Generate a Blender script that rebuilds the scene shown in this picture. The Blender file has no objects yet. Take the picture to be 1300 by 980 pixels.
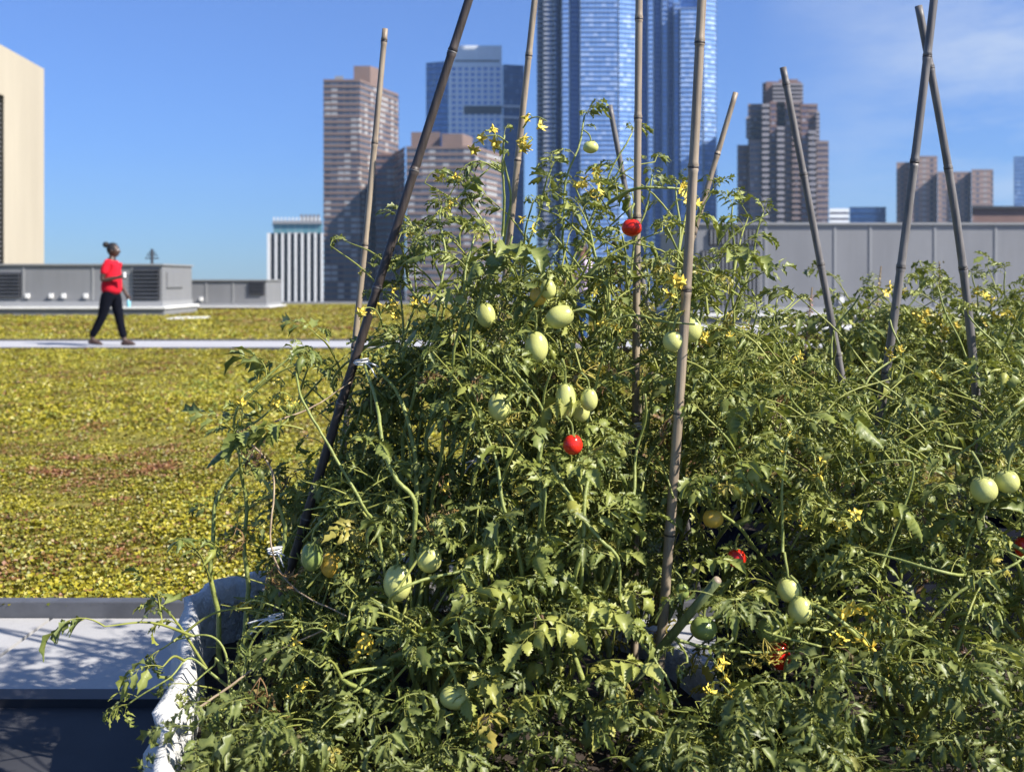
import bpy, bmesh, math, random
import numpy as np
from mathutils import Vector, Matrix
R = math.radians
SEED = 11
rng = np.random.default_rng(SEED)
random.seed(SEED)
sc = bpy.context.scene
COL = sc.collection
H = 1.15           # eye height above the paving
F = 1300.0         # focal length in photo pixels
HY = 355.0         # horizon row of the photo

def P(px, py, d):
    return np.array([(px-650)/F*d, d, H-(py-HY)/F*d])

# ------------------------------------------------------------------ materials
def mat(name):
    m = bpy.data.materials.new(name); m.use_nodes = True
    nt = m.node_tree; nt.nodes.clear()
    out = nt.nodes.new('ShaderNodeOutputMaterial')
    b = nt.nodes.new('ShaderNodeBsdfPrincipled')
    nt.links.new(b.outputs[0], out.inputs[0])
    return m, nt, b, out

def nd(nt, t, **kw):
    n = nt.nodes.new(t)
    for k, v in kw.items():
        if k.startswith('i_'):
            n.inputs[int(k[2:]) if k[2:].isdigit() else k[2:]].default_value = v
        else: setattr(n, k, v)
    return n

def ramp(nt, fac, stops, interp='LINEAR'):
    r = nt.nodes.new('ShaderNodeValToRGB'); r.color_ramp.interpolation = interp
    e = r.color_ramp.elements
    while len(e) < len(stops): e.new(0.5)
    for i, (p, c) in enumerate(stops):
        e[i].position = p; e[i].color = (c[0], c[1], c[2], 1)
    nt.links.new(fac, r.inputs[0]); return r.outputs[0]

def mixc(nt, fac, a, b, mode='MIX'):
    m = nt.nodes.new('ShaderNodeMix'); m.data_type = 'RGBA'; m.blend_type = mode
    for sock, v in ((m.inputs[0], fac), (m.inputs[6], a), (m.inputs[7], b)):
        if hasattr(v, 'is_output'): nt.links.new(v, sock)
        elif isinstance(v, (int, float)): sock.default_value = v
        else: sock.default_value = (*v, 1)
    return m.outputs[2]

def math_(nt, op, a, b=0.0, clamp=False):
    m = nt.nodes.new('ShaderNodeMath'); m.operation = op; m.use_clamp = clamp
    for sock, v in ((m.inputs[0], a), (m.inputs[1], b)):
        if hasattr(v, 'is_output'): nt.links.new(v, sock)
        else: sock.default_value = v
    return m.outputs[0]

def noise(nt, scale, detail=4, rough=.55, vec=None, coord='Object'):
    n = nd(nt, 'ShaderNodeTexNoise'); n.inputs['Scale'].default_value = scale
    n.inputs['Detail'].default_value = detail; n.inputs['Roughness'].default_value = rough
    if vec is None:
        tc = nd(nt, 'ShaderNodeTexCoord'); vec = tc.outputs[coord]
    nt.links.new(vec, n.inputs['Vector']); return n.outputs['Fac']

def bump(nt, b, h, s=.3, d=.01):
    n = nd(nt, 'ShaderNodeBump'); n.inputs['Strength'].default_value = s; n.inputs['Distance'].default_value = d
    nt.links.new(h, n.inputs['Height']); nt.links.new(n.outputs[0], b.inputs['Normal'])

def simple(name, c, rough=.6, var=.15, scale=6, metal=0, bmp=0, c2=None, spec=.5):
    m, nt, b, o = mat(name)
    f = noise(nt, scale, 6, .6)
    c2 = c2 or tuple(x*(1-2*var) for x in c)
    col = ramp(nt, f, [(.3, c2), (.7, c)])
    nt.links.new(col, b.inputs['Base Color'])
    b.inputs['Roughness'].default_value = rough; b.inputs['Metallic'].default_value = metal
    b.inputs['Specular IOR Level'].default_value = spec
    if bmp: bump(nt, b, f, bmp)
    return m

M = {}
def leaf_material():
    m, nt, b, o = mat('tomato_leaf')
    a = nd(nt, 'ShaderNodeAttribute', attribute_name='Col')
    sep = nd(nt, 'ShaderNodeSeparateColor'); nt.links.new(a.outputs['Color'], sep.inputs[0])
    r, g, bl = sep.outputs
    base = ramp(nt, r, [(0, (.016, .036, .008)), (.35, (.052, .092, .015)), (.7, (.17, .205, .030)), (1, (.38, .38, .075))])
    n1 = noise(nt, 70, 3, .6)
    base = mixc(nt, math_(nt, 'MULTIPLY', n1, .35), base, (.22, .24, .08))
    base = mixc(nt, math_(nt, 'MULTIPLY', g, .5), base, (.30, .32, .09))      # veins
    dry = ramp(nt, bl, [(0, (.3, .28, .05)), (.4, (.42, .33, .07)), (.65, (.24, .14, .06)), (1, (.09, .05, .035))])
    df = math_(nt, 'MULTIPLY', bl, 4.0, True)
    col = mixc(nt, df, base, dry)
    geo = nd(nt, 'ShaderNodeNewGeometry')
    col2 = mixc(nt, math_(nt, 'MULTIPLY', geo.outputs['Backfacing'], .3), col, (.2, .23, .08))
    nt.links.new(col2, b.inputs['Base Color'])
    b.inputs['Roughness'].default_value = .42; b.inputs['Specular IOR Level'].default_value = .32
    bump(nt, b, n1, .35, .004)
    tr = nd(nt, 'ShaderNodeBsdfTranslucent')
    tc = mixc(nt, .55, col2, (.45, .50, .05)); nt.links.new(tc, tr.inputs[0])
    mx = nd(nt, 'ShaderNodeMixShader'); mx.inputs[0].default_value = .14
    nt.links.new(b.outputs[0], mx.inputs[1]); nt.links.new(tr.outputs[0], mx.inputs[2])
    nt.links.new(mx.outputs[0], o.inputs[0])
    return m
M['leaf'] = leaf_material()
M['stem'] = simple('green_stem', (.31, .34, .09), .5, scale=60, c2=(.15, .19, .045), bmp=.4)
M['dry_stem'] = simple('dry_stem', (.42, .33, .21), .7, scale=40, c2=(.22, .15, .1), bmp=.3)
M['petal'] = simple('yellow_petal', (.78, .64, .10), .5, scale=60, c2=(.7, .48, .05))
M['string'] = simple('white_string', (.8, .8, .8), .8)

def fruit_mat(name, c, c2, gloss=.22, scale=18):
    m, nt, b, o = mat(name)
    f = noise(nt, scale, 3, .5)
    tc = nd(nt, 'ShaderNodeTexCoord'); sp = nd(nt, 'ShaderNodeSeparateXYZ'); nt.links.new(tc.outputs['Object'], sp.inputs[0])
    h = math_(nt, 'MULTIPLY_ADD', sp.outputs[2], .4); 
    hf = nd(nt, 'ShaderNodeMapRange'); nt.links.new(sp.outputs[2], hf.inputs[0])
    hf.inputs[1].default_value = .1; hf.inputs[2].default_value = 1.0
    col = mixc(nt, f, c, c2)
    col = mixc(nt, math_(nt, 'MULTIPLY', hf.outputs[0], .45), col, tuple(x*.6 for x in c2))   # greener shoulders
    nt.links.new(col, b.inputs['Base Color'])
    b.inputs['Roughness'].default_value = gloss; b.inputs['Specular IOR Level'].default_value = .45
    b.inputs['Subsurface Weight'].default_value = .12; b.inputs['Subsurface Scale'].default_value = .2
    b.inputs['Subsurface Radius'].default_value = (.01, .008, .003)
    bump(nt, b, noise(nt, 6, 2, .5), .05, .01)
    return m
M['pale'] = fruit_mat('pale_green_tomato', (.62, .61, .22), (.50, .53, .16), .27)
M['red'] = fruit_mat('red_tomato', (.72, .022, .012), (.6, .03, .012), .15)
M['orange'] = fruit_mat('orange_tomato', (.75, .42, .06), (.6, .45, .08), .25)
M['green'] = fruit_mat('dark_green_tomato', (.30, .36, .11), (.2, .27, .07), .3)

def bamboo(name, c, c2):
    m, nt, b, o = mat(name)
    tc = nd(nt, 'ShaderNodeTexCoord')
    mp = nd(nt, 'ShaderNodeMapping'); mp.inputs['Scale'].default_value = (90, 90, 3)
    nt.links.new(tc.outputs['Object'], mp.inputs[0])
    f = noise(nt, 1.0, 6, .65, vec=mp.outputs[0])
    f2 = noise(nt, 9, 4, .6)
    col = ramp(nt, f, [(.34, c2), (.6, c)])
    col = mixc(nt, math_(nt, 'MULTIPLY', f2, .9), col, tuple(x*.6 for x in c2))
    nt.links.new(col, b.inputs['Base Color'])
    b.inputs['Roughness'].default_value = .5
    bump(nt, b, f, .25, .004)
    return m
M['cane'] = bamboo('weathered_bamboo', (.50, .41, .29), (.22, .165, .12))
M['cane_grey'] = bamboo('grey_bamboo', (.25, .23, .22), (.11, .10, .095))
M['cane_dark'] = bamboo('dark_bamboo', (.095, .073, .064), (.035, .026, .023))
M['cane_green'] = bamboo('green_cut_stalk', (.2, .24, .1), (.1, .13, .05))

# ------------------------------------------------------------------ objects
def tag(o, label=None, cat=None, group=None, kind=None):
    if label: o['label'] = label
    if cat: o['category'] = cat
    if group: o['group'] = group
    if kind: o['kind'] = kind
    return o

def link(o, parent=None):
    COL.objects.link(o)
    if parent: o.parent = parent
    return o

def empty(name, loc=(0, 0, 0), rz=0, parent=None):
    o = bpy.data.objects.new(name, None); o.location = loc; o.rotation_euler = (0, 0, rz)
    o.empty_display_size = .1
    return link(o, parent)

def mesh_from(name, V, Fs, mats=(), mi=None, col=None, uv=None, smooth=True):
    V = np.asarray(V, dtype=np.float32); Fs = np.asarray(Fs, dtype=np.int32)
    me = bpy.data.meshes.new(name)
    n, k = Fs.shape
    me.vertices.add(len(V)); me.vertices.foreach_set('co', V.ravel())
    me.loops.add(n*k); me.loops.foreach_set('vertex_index', Fs.ravel())
    me.polygons.add(n)
    me.polygons.foreach_set('loop_start', np.arange(0, n*k, k, dtype=np.int32))
    me.polygons.foreach_set('loop_total', np.full(n, k, dtype=np.int32))
    if mi is not None: me.polygons.foreach_set('material_index', np.asarray(mi, dtype=np.int32))
    me.polygons.foreach_set('use_smooth', np.full(n, smooth, dtype=bool))
    me.update(calc_edges=True)
    if col is not None:
        a = me.color_attributes.new('Col', 'FLOAT_COLOR', 'POINT')
        a.data.foreach_set('color', np.asarray(col, dtype=np.float32).ravel())
    if uv is not None:
        l = me.uv_layers.new(name='UVMap'); l.data.foreach_set('uv', np.asarray(uv, dtype=np.float32).ravel())
    for m in mats: me.materials.append(m)
    return me

def obj(name, me, parent=None, m=None, loc=None):
    if m is not None: me.materials.clear(); me.materials.append(m)
    o = bpy.data.objects.new(name, me)
    if loc is not None: o.location = loc
    return link(o, parent)

class MB:
    """collects quads"""
    def __init__(s): s.V = []; s.F = []; s.C = []; s.n = 0
    def add(s, V, Fq, c=None):
        V = np.asarray(V, float); s.V.append(V); s.F.append(np.asarray(Fq, int)+s.n); s.n += len(V)
        s.C.append(np.tile(c if c is not None else (0, 0, 0, 1), (len(V), 1)) if (c is None or np.ndim(c) == 1) else c)
    def box(s, x0, x1, y0, y1, z0, z1):
        V = [(x, y, z) for z in (z0, z1) for (x, y) in ((x0, y0), (x1, y0), (x1, y1), (x0, y1))]
        s.add(V, [(0, 3, 2, 1), (4, 5, 6, 7), (0, 1, 5, 4), (1, 2, 6, 5), (2, 3, 7, 6), (3, 0, 4, 7)])
        return s
    def mesh(s, name, mats=(), smooth=False, col=False):
        return mesh_from(name, np.concatenate(s.V), np.concatenate(s.F), mats, col=np.concatenate(s.C) if col else None, smooth=smooth)

def bevel_mesh(me, w=.01, seg=2):
    bm = bmesh.new(); bm.from_mesh(me)
    bmesh.ops.remove_doubles(bm, verts=bm.verts, dist=1e-5)
    bmesh.ops.bevel(bm, geom=bm.edges[:], offset=w, segments=seg, affect='EDGES', profile=.6)
    bm.to_mesh(me); bm.free(); return me

def boxo(name, x0, x1, y0, y1, z0, z1, m, parent=None, bev=0):
    me = MB().box(x0, x1, y0, y1, z0, z1).mesh(name)
    if bev: bevel_mesh(me, bev)
    return obj(name, me, parent, m)

def smooth_path(pts, sub=6):
    pts = np.asarray(pts, float)
    if len(pts) < 3:
        t = np.linspace(0, 1, sub+1)[:, None]; return pts[0]*(1-t)+pts[-1]*t
    e = np.vstack([2*pts[0]-pts[1], pts, 2*pts[-1]-pts[-2]])
    out = []
    for i in range(1, len(e)-2):
        for t in np.linspace(0, 1, sub, endpoint=False):
            a, b, c, d = e[i-1], e[i], e[i+1], e[i+2]
            out.append(.5*((2*b)+(-a+c)*t+(2*a-5*b+4*c-d)*t*t+(-a+3*b-3*c+d)*t**3))
    out.append(pts[-1]); return np.array(out)

def tube(pts, rad, sides=6, cap=True):
    pts = np.asarray(pts, float); n = len(pts)
    rad = np.broadcast_to(np.asarray(rad, float), (n,)) if np.ndim(rad) == 0 else np.asarray(rad, float)
    T = np.gradient(pts, axis=0); T /= np.linalg.norm(T, axis=1)[:, None]+1e-9
    up = np.array([0, 0, 1.]) if abs(T[0][2]) < .9 else np.array([1., 0, 0])
    A = np.cross(T, up); A /= np.linalg.norm(A, axis=1)[:, None]+1e-9
    for i in range(1, n):
        if A[i]@A[i-1] < 0: A[i] = -A[i]
    B = np.cross(T, A)
    th = np.arange(sides)*2*np.pi/sides
    V = pts[:, None]+rad[:, None, None]*(np.cos(th)[None, :, None]*A[:, None]+np.sin(th)[None, :, None]*B[:, None])
    V = V.reshape(-1, 3)
    i = np.arange(n-1)[:, None]*sides; j = np.arange(sides)[None]; j2 = (j+1) % sides
    Fq = np.stack([i+j, i+j2, i+sides+j2, i+sides+j], -1).reshape(-1, 4)
    if cap:
        ext = []
        for base, ctr in ((0, pts[0]), ((n-1)*sides, pts[-1])):
            V = np.vstack([V, ctr]); c = len(V)-1
            for q in range(0, sides, 2):
                ext.append((base+q, base+(q+1) % sides, base+(q+2) % sides, c))
        Fq = np.vstack([Fq, np.array(ext)])
    return V, Fq

def rot_frame(d, roll=0.0):
    """columns: x=d, y, z(up-ish)"""
    d = d/np.linalg.norm(d)
    up = np.array([0, 0, 1.])
    y = np.cross(up, d); ny = np.linalg.norm(y)
    y = np.array([0, 1., 0]) if ny < 1e-4 else y/ny
    z = np.cross(d, y)
    c, s = math.cos(roll), math.sin(roll)
    return np.stack([d, c*y+s*z, -s*y+c*z], 1)

# ------------------------------------------------------------------ camera, world, sun
cam = bpy.data.cameras.new('camera'); co = link(bpy.data.objects.new('camera', cam))
co.location = (0, 0, H); co.rotation_euler = (R(90), 0, 0)
cam.sensor_width = 36; cam.lens = 36*F/1300; cam.clip_end = 20000; cam.clip_start = .05
cam.shift_y = -(490-HY)/1300
cam.dof.use_dof = True; cam.dof.focus_distance = 2.25; cam.dof.aperture_fstop = 4.8
sc.camera = co
sc.view_settings.view_transform = 'Standard'; sc.view_settings.look = 'None'
sc.view_settings.gamma = 1; sc.view_settings.exposure = 1.0
SUN_EL, SUN_BACK = 42, 25
sd = Vector((math.cos(R(SUN_EL))*math.cos(R(SUN_BACK)), -math.cos(R(SUN_EL))*math.sin(R(SUN_BACK)), math.sin(R(SUN_EL))))
sl = bpy.data.lights.new('sun', 'SUN'); sl.energy = 5.0; sl.angle = R(.55); sl.color = (1, .94, .85)
so = link(bpy.data.objects.new('sun', sl)); so.rotation_euler = sd.to_track_quat('Z', 'Y').to_euler(); so.location = (20, -5, 20)
w = bpy.data.worlds.new('World'); sc.world = w; w.use_nodes = True
nt = w.node_tree; nt.nodes.clear()
out = nd(nt, 'ShaderNodeOutputWorld'); bg = nd(nt, 'ShaderNodeBackground'); bg.inputs[1].default_value = .063
sky = nd(nt, 'ShaderNodeTexSky'); sky.sky_type = 'NISHITA'; sky.sun_disc = False
sky.sun_elevation = R(SUN_EL); sky.sun_rotation = math.atan2(sd.x, sd.y); sky.air_density = 1.1; sky.dust_density = 0.0; sky.ozone_density = 4.5
tc = nd(nt, 'ShaderNodeTexCoord')
mp = nd(nt, 'ShaderNodeMapping'); mp.inputs['Scale'].default_value = (2.4, 1.6, 8); mp.inputs['Rotation'].default_value = (0.2, .75, 0)
nt.links.new(tc.outputs['Generated'], mp.inputs[0])
n1 = noise(nt, 1.7, 9, .62, vec=mp.outputs[0])
sx = nd(nt, 'ShaderNodeSeparateXYZ'); nt.links.new(tc.outputs['Generated'], sx.inputs[0])
mr = nd(nt, 'ShaderNodeMapRange'); nt.links.new(sx.outputs[0], mr.inputs[0]); mr.inputs[1].default_value = .22; mr.inputs[2].default_value = .42
cl = math_(nt, 'MULTIPLY', math_(nt, 'SUBTRACT', n1, .36, True), 3.2, True)
cl = math_(nt, 'MULTIPLY', cl, mr.outputs[0], True)
tint = mixc(nt, 1.0, sky.outputs[0], (.86, .98, 1.24), 'MULTIPLY')
hz = ramp(nt, sx.outputs[2], [(0, (.42, .60, .80)), (.12, (.54, .68, .92)), (.27, (.78, .83, 1.0)), (.6, (.95, .97, 1.0))])
tint = mixc(nt, 1.0, tint, hz, 'MULTIPLY')
c = mixc(nt, math_(nt, 'MULTIPLY', cl, .85), tint, (5.2, 5.9, 7.2))
nt.links.new(c, bg.inputs[0]); nt.links.new(bg.outputs[0], out.inputs[0])

# ------------------------------------------------------------------ value noise
_grid = np.random.default_rng(5).random((256, 256))
def vnoise(x, y, s):
    x = np.asarray(x)*s+100.3; y = np.asarray(y)*s+57.7
    xi = np.floor(x).astype(int); yi = np.floor(y).astype(int); fx = x-xi; fy = y-yi
    fx = fx*fx*(3-2*fx); fy = fy*fy*(3-2*fy)
    g = lambda a, b: _grid[a % 256, b % 256]
    return (g(xi, yi)*(1-fx)*(1-fy)+g(xi+1, yi)*fx*(1-fy)+g(xi, yi+1)*(1-fx)*fy+g(xi+1, yi+1)*fx*fy)
def fbm(x, y, s):
    return .5*vnoise(x, y, s)+.27*vnoise(x, y, s*2.1)+.15*vnoise(x, y, s*4.3)+.08*vnoise(x, y, s*9)

# ------------------------------------------------------------------ setting: ground, roof, paving
def sheet(name, x0, x1, y0, y1, z, m, kind='structure'):
    o = obj(name, mesh_from(name, [(x0, y0, z), (x1, y0, z), (x1, y1, z), (x0, y1, z)], [(0, 1, 2, 3)]), None, m)
    return tag(o, kind=kind)
mc = simple('city_ground_mat', (.12, .13, .13), .9, .3, .02)
sheet('city_ground', -2400, 2400, -300, 3400, -34, mc)
M['soil'] = simple('roof_substrate', (.20, .14, .09), .95, .3, 22, bmp=.6, c2=(.09, .065, .045))
M['sedum'] = None
def sedum_mat(name='sedum_leaf'):
    m, nt, b, o = mat(name)
    a = nd(nt, 'ShaderNodeAttribute', attribute_name='Col')
    sep = nd(nt, 'ShaderNodeSeparateColor'); nt.links.new(a.outputs['Color'], sep.inputs[0])
    c = ramp(nt, sep.outputs[0], [(0, (.20, .08, .035)), (.18, (.23, .14, .03)), (.34, (.12, .13, .016)), (.6, (.25, .225, .014)), (.85, (.37, .315, .018)), (1, (.17, .21, .03))])
    nt.links.new(c, b.inputs['Base Color']); b.inputs['Roughness'].default_value = .5
    return m
M['sedum'] = sedum_mat()
def roof_mat():
    m, nt, b, o = mat('sedum_ground')
    n1 = noise(nt, .9, 6, .6); n2 = noise(nt, 14, 6, .7); n3 = noise(nt, 45, 4, .7)
    a = ramp(nt, n1, [(.3, (.20, .12, .03)), (.45, (.22, .19, .016)), (.6, (.30, .26, .018)), (.75, (.19, .19, .025))])
    c = mixc(nt, math_(nt, 'MULTIPLY', n2, .6), a, (.17, .14, .03))
    c = mixc(nt, math_(nt, 'MULTIPLY', math_(nt, 'SUBTRACT', n3, .45, True), 2.0, True), c, (.27, .24, .03))
    nt.links.new(c, b.inputs['Base Color']); b.inputs['Roughness'].default_value = .9
    bump(nt, b, n2, 1.0, .05)
    return m
# substrate: undulating sheet from the near kerb to the roof's far edge
def terrain(name, x0, x1, y0, y1, nx, ny, z, amp, m):
    X, Y = np.meshgrid(np.linspace(x0, x1, nx), np.linspace(y0, y1, ny))
    Z = z+amp*(fbm(X, Y, .9)-.5)*np.clip((Y-y0)/.3, 0, 1)*np.clip((y1-Y)/.3, 0, 1)
    V = np.stack([X, Y, Z], -1).reshape(-1, 3)
    i = np.arange(ny-1)[:, None]*nx; j = np.arange(nx-1)[None]
    Fq = np.stack([i+j, i+j+1, i+nx+j+1, i+nx+j], -1).reshape(-1, 4)
    return tag(obj(name, mesh_from(name, V, Fq), None, m), kind='structure')
RM = roof_mat()
terrain('green_roof_near', -24, 24, 3.53, 16.2, 240, 90, .035, .05, RM)
terrain('green_roof_far', -40, 40, 18.55, 47, 260, 120, .035, .08, RM)
sheet('roof_membrane', -42, 42, -6, 48.5, -.02, simple('roof_membrane_mat', (.035, .036, .042), .8, .2, 3))
# path
def concrete(name, c, c2, sx=1, sy=1, fine=60):
    m, nt, b, o = mat(name)
    n1 = noise(nt, 1.3, 6, .6); n2 = noise(nt, fine, 5, .7); n3 = noise(nt, 240, 2, .5)
    col = ramp(nt, n1, [(.3, c2), (.7, c)])
    col = mixc(nt, math_(nt, 'MULTIPLY', n2, .45), col, tuple(x*.62 for x in c2))
    col = mixc(nt, math_(nt, 'MULTIPLY', math_(nt, 'GREATER_THAN', n3, .66), .5), col, (.16, .16, .17))
    nt.links.new(col, b.inputs['Base Color']); b.inputs['Roughness'].default_value = .85
    bump(nt, b, n2, .4, .002)
    return m
M['paver'] = concrete('speckled_paver', (.44, .435, .43), (.34, .335, .335))
M['path'] = concrete('path_slab', (.45, .45, .47), (.38, .38, .40), fine=12)
pm = MB()
for i in range(-26, 26):
    pm.box(i*.9+.006, i*.9+.894, 16.35, 17.36, -.01, .05); pm.box(i*.9+.006, i*.9+.894, 17.372, 18.38, -.01, .05)
tag(obj('path', pm.mesh('path'), None, M['path']), kind='structure')
M['edge'] = simple('metal_edging_mat', (.13, .135, .15), .55, .2, 8, metal=.3)
for (y, nm) in ((16.24, 'path_kerb'), (18.42, 'path_kerb')):
    boxo(nm, -24, 24, y, y+.07, -.02, .075, M['edge'])['kind'] = 'structure'
# near paving: one row of slabs, kerb behind, dark upstand in front
pm = MB(); J = -1.565
for i in range(-14, 18):
    x = J+i*.62
    pm.box(x+.007, x+.613, 2.875, 3.478, -.045+.0005*(i % 3), .0+.0005*(i % 3))
    if x > .2:
        for k in range(2): pass
po = obj('paving', pm.mesh('paving'), None, M['paver']); po['kind'] = 'structure'
boxo('kerb', -12, 12, 3.482, 3.532, -.04, .055, M['edge'], bev=.004)['kind'] = 'structure'
boxo('paving_edge', -12, 12, 2.80, 2.87, -.02, .004, simple('black_edging', (.02, .02, .026), .5))['kind'] = 'structure'

# sedum: one uncountable mat made of leaf clumps
def sedum_template(k, leaves):
    r = np.random.default_rng(900+k); mb = MB()
    for i in range(leaves):
        a = r.random()*2*np.pi; d = r.random()**.6*.55
        c = np.array([math.cos(a)*d, math.sin(a)*d, .25+.5*(1-d)*r.random()])
        dr = np.array([math.cos(a), math.sin(a), .3+r.random()*.9]); Rm = rot_frame(dr, r.normal()*.5)
        L, W = .42+.3*r.random(), .2+.12*r.random()
        q = np.array([(0, 0, -.1), (L*.55, -W, .05), (L, 0, .02), (L*.55, W, .05)])
        mb.add(c+q@Rm.T, [(0, 1, 2, 3)])
    return np.concatenate(mb.V), np.concatenate(mb.F)
ST = [sedum_template(k, 7) for k in range(6)]
ST5 = [sedum_template(k+20, 4) for k in range(6)]
SV, SF, SC, sn = [], [], [], 0
def sedum_zone(y0, y1, sp, size, zb, halfw, thresh, ST=ST):
    global sn
    r = np.random.default_rng(int(y0*10))
    area_n = int(sum(2*halfw(y)*.1 for y in np.arange(y0, y1, .1))/sp**2)
    ys = y0+(y1-y0)*r.random(area_n*3); keep = r.random(len(ys)) < halfw(ys)/halfw(y1)
    ys = ys[keep][:area_n]; xs = (r.random(len(ys))*2-1)*halfw(ys)
    bare = fbm(xs+3, ys*.8, 1.1); m2 = vnoise(xs, ys, 5.0)
    ok = (bare*.75+m2*.25) > thresh
    xs, ys = xs[ok], ys[ok]
    tone = .62*fbm(xs, ys, .5)+.38*vnoise(xs, ys, 4)
    tone = np.clip((tone-.5)*1.5+.55+(vnoise(xs, ys, 9)-.5)*.35+r.normal(size=len(xs))*.13, 0, 1)
    tone = np.where(r.random(len(xs)) < .035, .1, tone)
    s = size*(.6+.8*r.random(len(xs)))*(.75+.6*vnoise(xs, ys, 2.3)); th = r.random(len(xs))*2*np.pi
    k = r.integers(0, len(ST), len(xs))
    zz = zb+.05*(fbm(xs, ys, .9)-.5)*np.clip((ys-y0)/.3, 0, 1)
    for t in range(len(ST)):
        q = k == t
        if not q.any(): continue
        V, Fq = ST[t]
        c, s_ = np.cos(th[q]), np.sin(th[q])
        X = (V[None, :, 0]*c[:, None]-V[None, :, 1]*s_[:, None])*s[q][:, None]+xs[q][:, None]
        Y = (V[None, :, 0]*s_[:, None]+V[None, :, 1]*c[:, None])*s[q][:, None]+ys[q][:, None]
        Z = V[None, :, 2]*s[q][:, None]*.9+zz[q][:, None]
        VV = np.stack([X, Y, Z], -1).reshape(-1, 3)
        FF = (Fq[None]+(np.arange(q.sum())*len(V))[:, None, None]).reshape(-1, 4)
        lf = np.repeat(r.normal(size=(q.sum(), len(V)//4))*.11, 4, axis=1).ravel()
        tt = np.clip(np.repeat(tone[q], len(V))+lf, 0, 1); cc = np.stack([tt, tt, tt, np.ones_like(tt)], -1)
        SV.append(VV); SF.append(FF+sn); SC.append(cc); sn += len(VV)
sedum_zone(3.50, 7.0, .0185, .0205, .03, lambda y: .56*y, .28)
sedum_zone(7.0, 16.22, .04, .034, .03, lambda y: .56*y, .28, ST5)
sedum_zone(18.5, 44, .11, .062, .03, lambda y: .56*y, .28, ST5)
so_ = obj('sedum', mesh_from('sedum', np.concatenate(SV), np.concatenate(SF), col=np.concatenate(SC)), None, M['sedum'])
tag(so_, 'low yellow green sedum covering the green roof with reddish patches', 'sedum', kind='stuff')
# roof edge
M['white'] = simple('white_membrane', (.78, .78, .78), .6, .06, 3)
M['pgrey'] = simple('panel_grey', (.20, .205, .215), .45, .06, .6, metal=.15)
def streaky(name, c, c2, sc_=(1.2, 1.2, .22), sc2=(7, 7, .5), rough=.5):
    m, nt, b, o = mat(name)
    tc = nd(nt, 'ShaderNodeTexCoord'); a_ = nd(nt, 'ShaderNodeMapping'); a_.inputs['Scale'].default_value = sc_; nt.links.new(tc.outputs['Object'], a_.inputs[0])
    b_ = nd(nt, 'ShaderNodeMapping'); b_.inputs['Scale'].default_value = sc2; nt.links.new(tc.outputs['Object'], b_.inputs[0])
    f1 = noise(nt, 1, 5, .6, vec=a_.outputs[0]); f2 = noise(nt, 1, 5, .65, vec=b_.outputs[0])
    col = ramp(nt, f1, [(.3, c2), (.65, c)]); col = mixc(nt, math_(nt, 'MULTIPLY', f2, .35), col, tuple(x*.55 for x in c2))
    nt.links.new(col, b.inputs['Base Color']); b.inputs['Roughness'].default_value = rough
    return m
M['pgrey'] = streaky('weathered_panel_grey', (.235, .24, .255), (.19, .195, .21))
M['pgrey_light'] = simple('panel_light', (.27, .275, .285), .45, .06, .6)
M['louver'] = simple('louver_dark', (.085, .09, .11), .5, .2, 3)
M['dark'] = simple('dark_metal', (.04, .042, .05), .5, .2, 3)
tag(boxo('parapet', -42, 42, 47.2, 47.7, -34, .12, M['pgrey_light']), 'low pale parapet edging the far side of the green roof', 'parapet')

# ------------------------------------------------------------------ rooftop units
def unit(name, label, x0, x1, y, dep, z0, z1, seams, louvers, cat='air unit', end_louver=None, knobs=()):
    r = empty(name, ((x0+x1)/2, y+dep/2, 0)); tag(r, label, cat)
    ox, oy = (x0+x1)/2, y+dep/2
    def bx(n, a, b, c, d, e, f, m, bev=0):
        return boxo(n, a-ox, b-ox, c-oy, d-oy, e, f, m, r, bev)
    bx('plinth', x0-.15, x1+.15, y-.25, y+dep+.1, .0, z0*.62, M['pgrey'])
    bx('curb_flashing', x0-.2, x1+.2, y-.32, y+dep+.15, z0*.62, z0*.78, M['white'])
    bx('base_frame', x0-.03, x1+.03, y-.05, y+dep, z0*.8, z0+.06, M['pgrey_light'])
    bx('casing', x0, x1, y, y+dep, z0+.06, z1-.05, M['pgrey'])
    bx('top_cap', x0-.05, x1+.05, y-.06, y+dep+.05, z1-.05, z1, M['pgrey_light'])
    for s in seams:
        bx('seam_strip', s-.03, s+.03, y-.02, y+.01, z0+.08, z1-.07, M['pgrey_light'])
    for (a, b, za, zb, vert) in louvers:
        f = bx('louver', a, b, y-.035, y-.004, za, zb, M['dark'])
        mb = MB()
        if vert:
            k = int((b-a)/.09)
            for i in range(k): q = a+(i+.5)*(b-a)/k; mb.box(q-.02-ox, q+.02-ox, y-.08-oy, y-.04-oy, za+.03, zb-.03)
        else:
            k = int((zb-za)/.11)
            for i in range(k): q = za+(i+.5)*(zb-za)/k; mb.box(a+.03-ox, b-.03-ox, y-.09-oy, y-.04-oy, q-.022, q+.022)
        obj('blades', mb.mesh('blades'), f, M['pgrey'] if vert else M['louver'])
    if end_louver:
        a, b, za, zb = end_louver
        bx('side_grille', x1+.005, x1+.05, a, b, za, zb, M['pgrey'])
    for k in knobs:
        bx('service_cover', k-.06, k+.06, y-.1, y-.025, z0+.16, z0+.3, M['white'], .01)
    return r
def wx(px, d): return (px-650)/F*d
def wz(py, d): return H-(py-HY)/F*d
D = 31.5
zt = wz(335, D)
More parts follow.
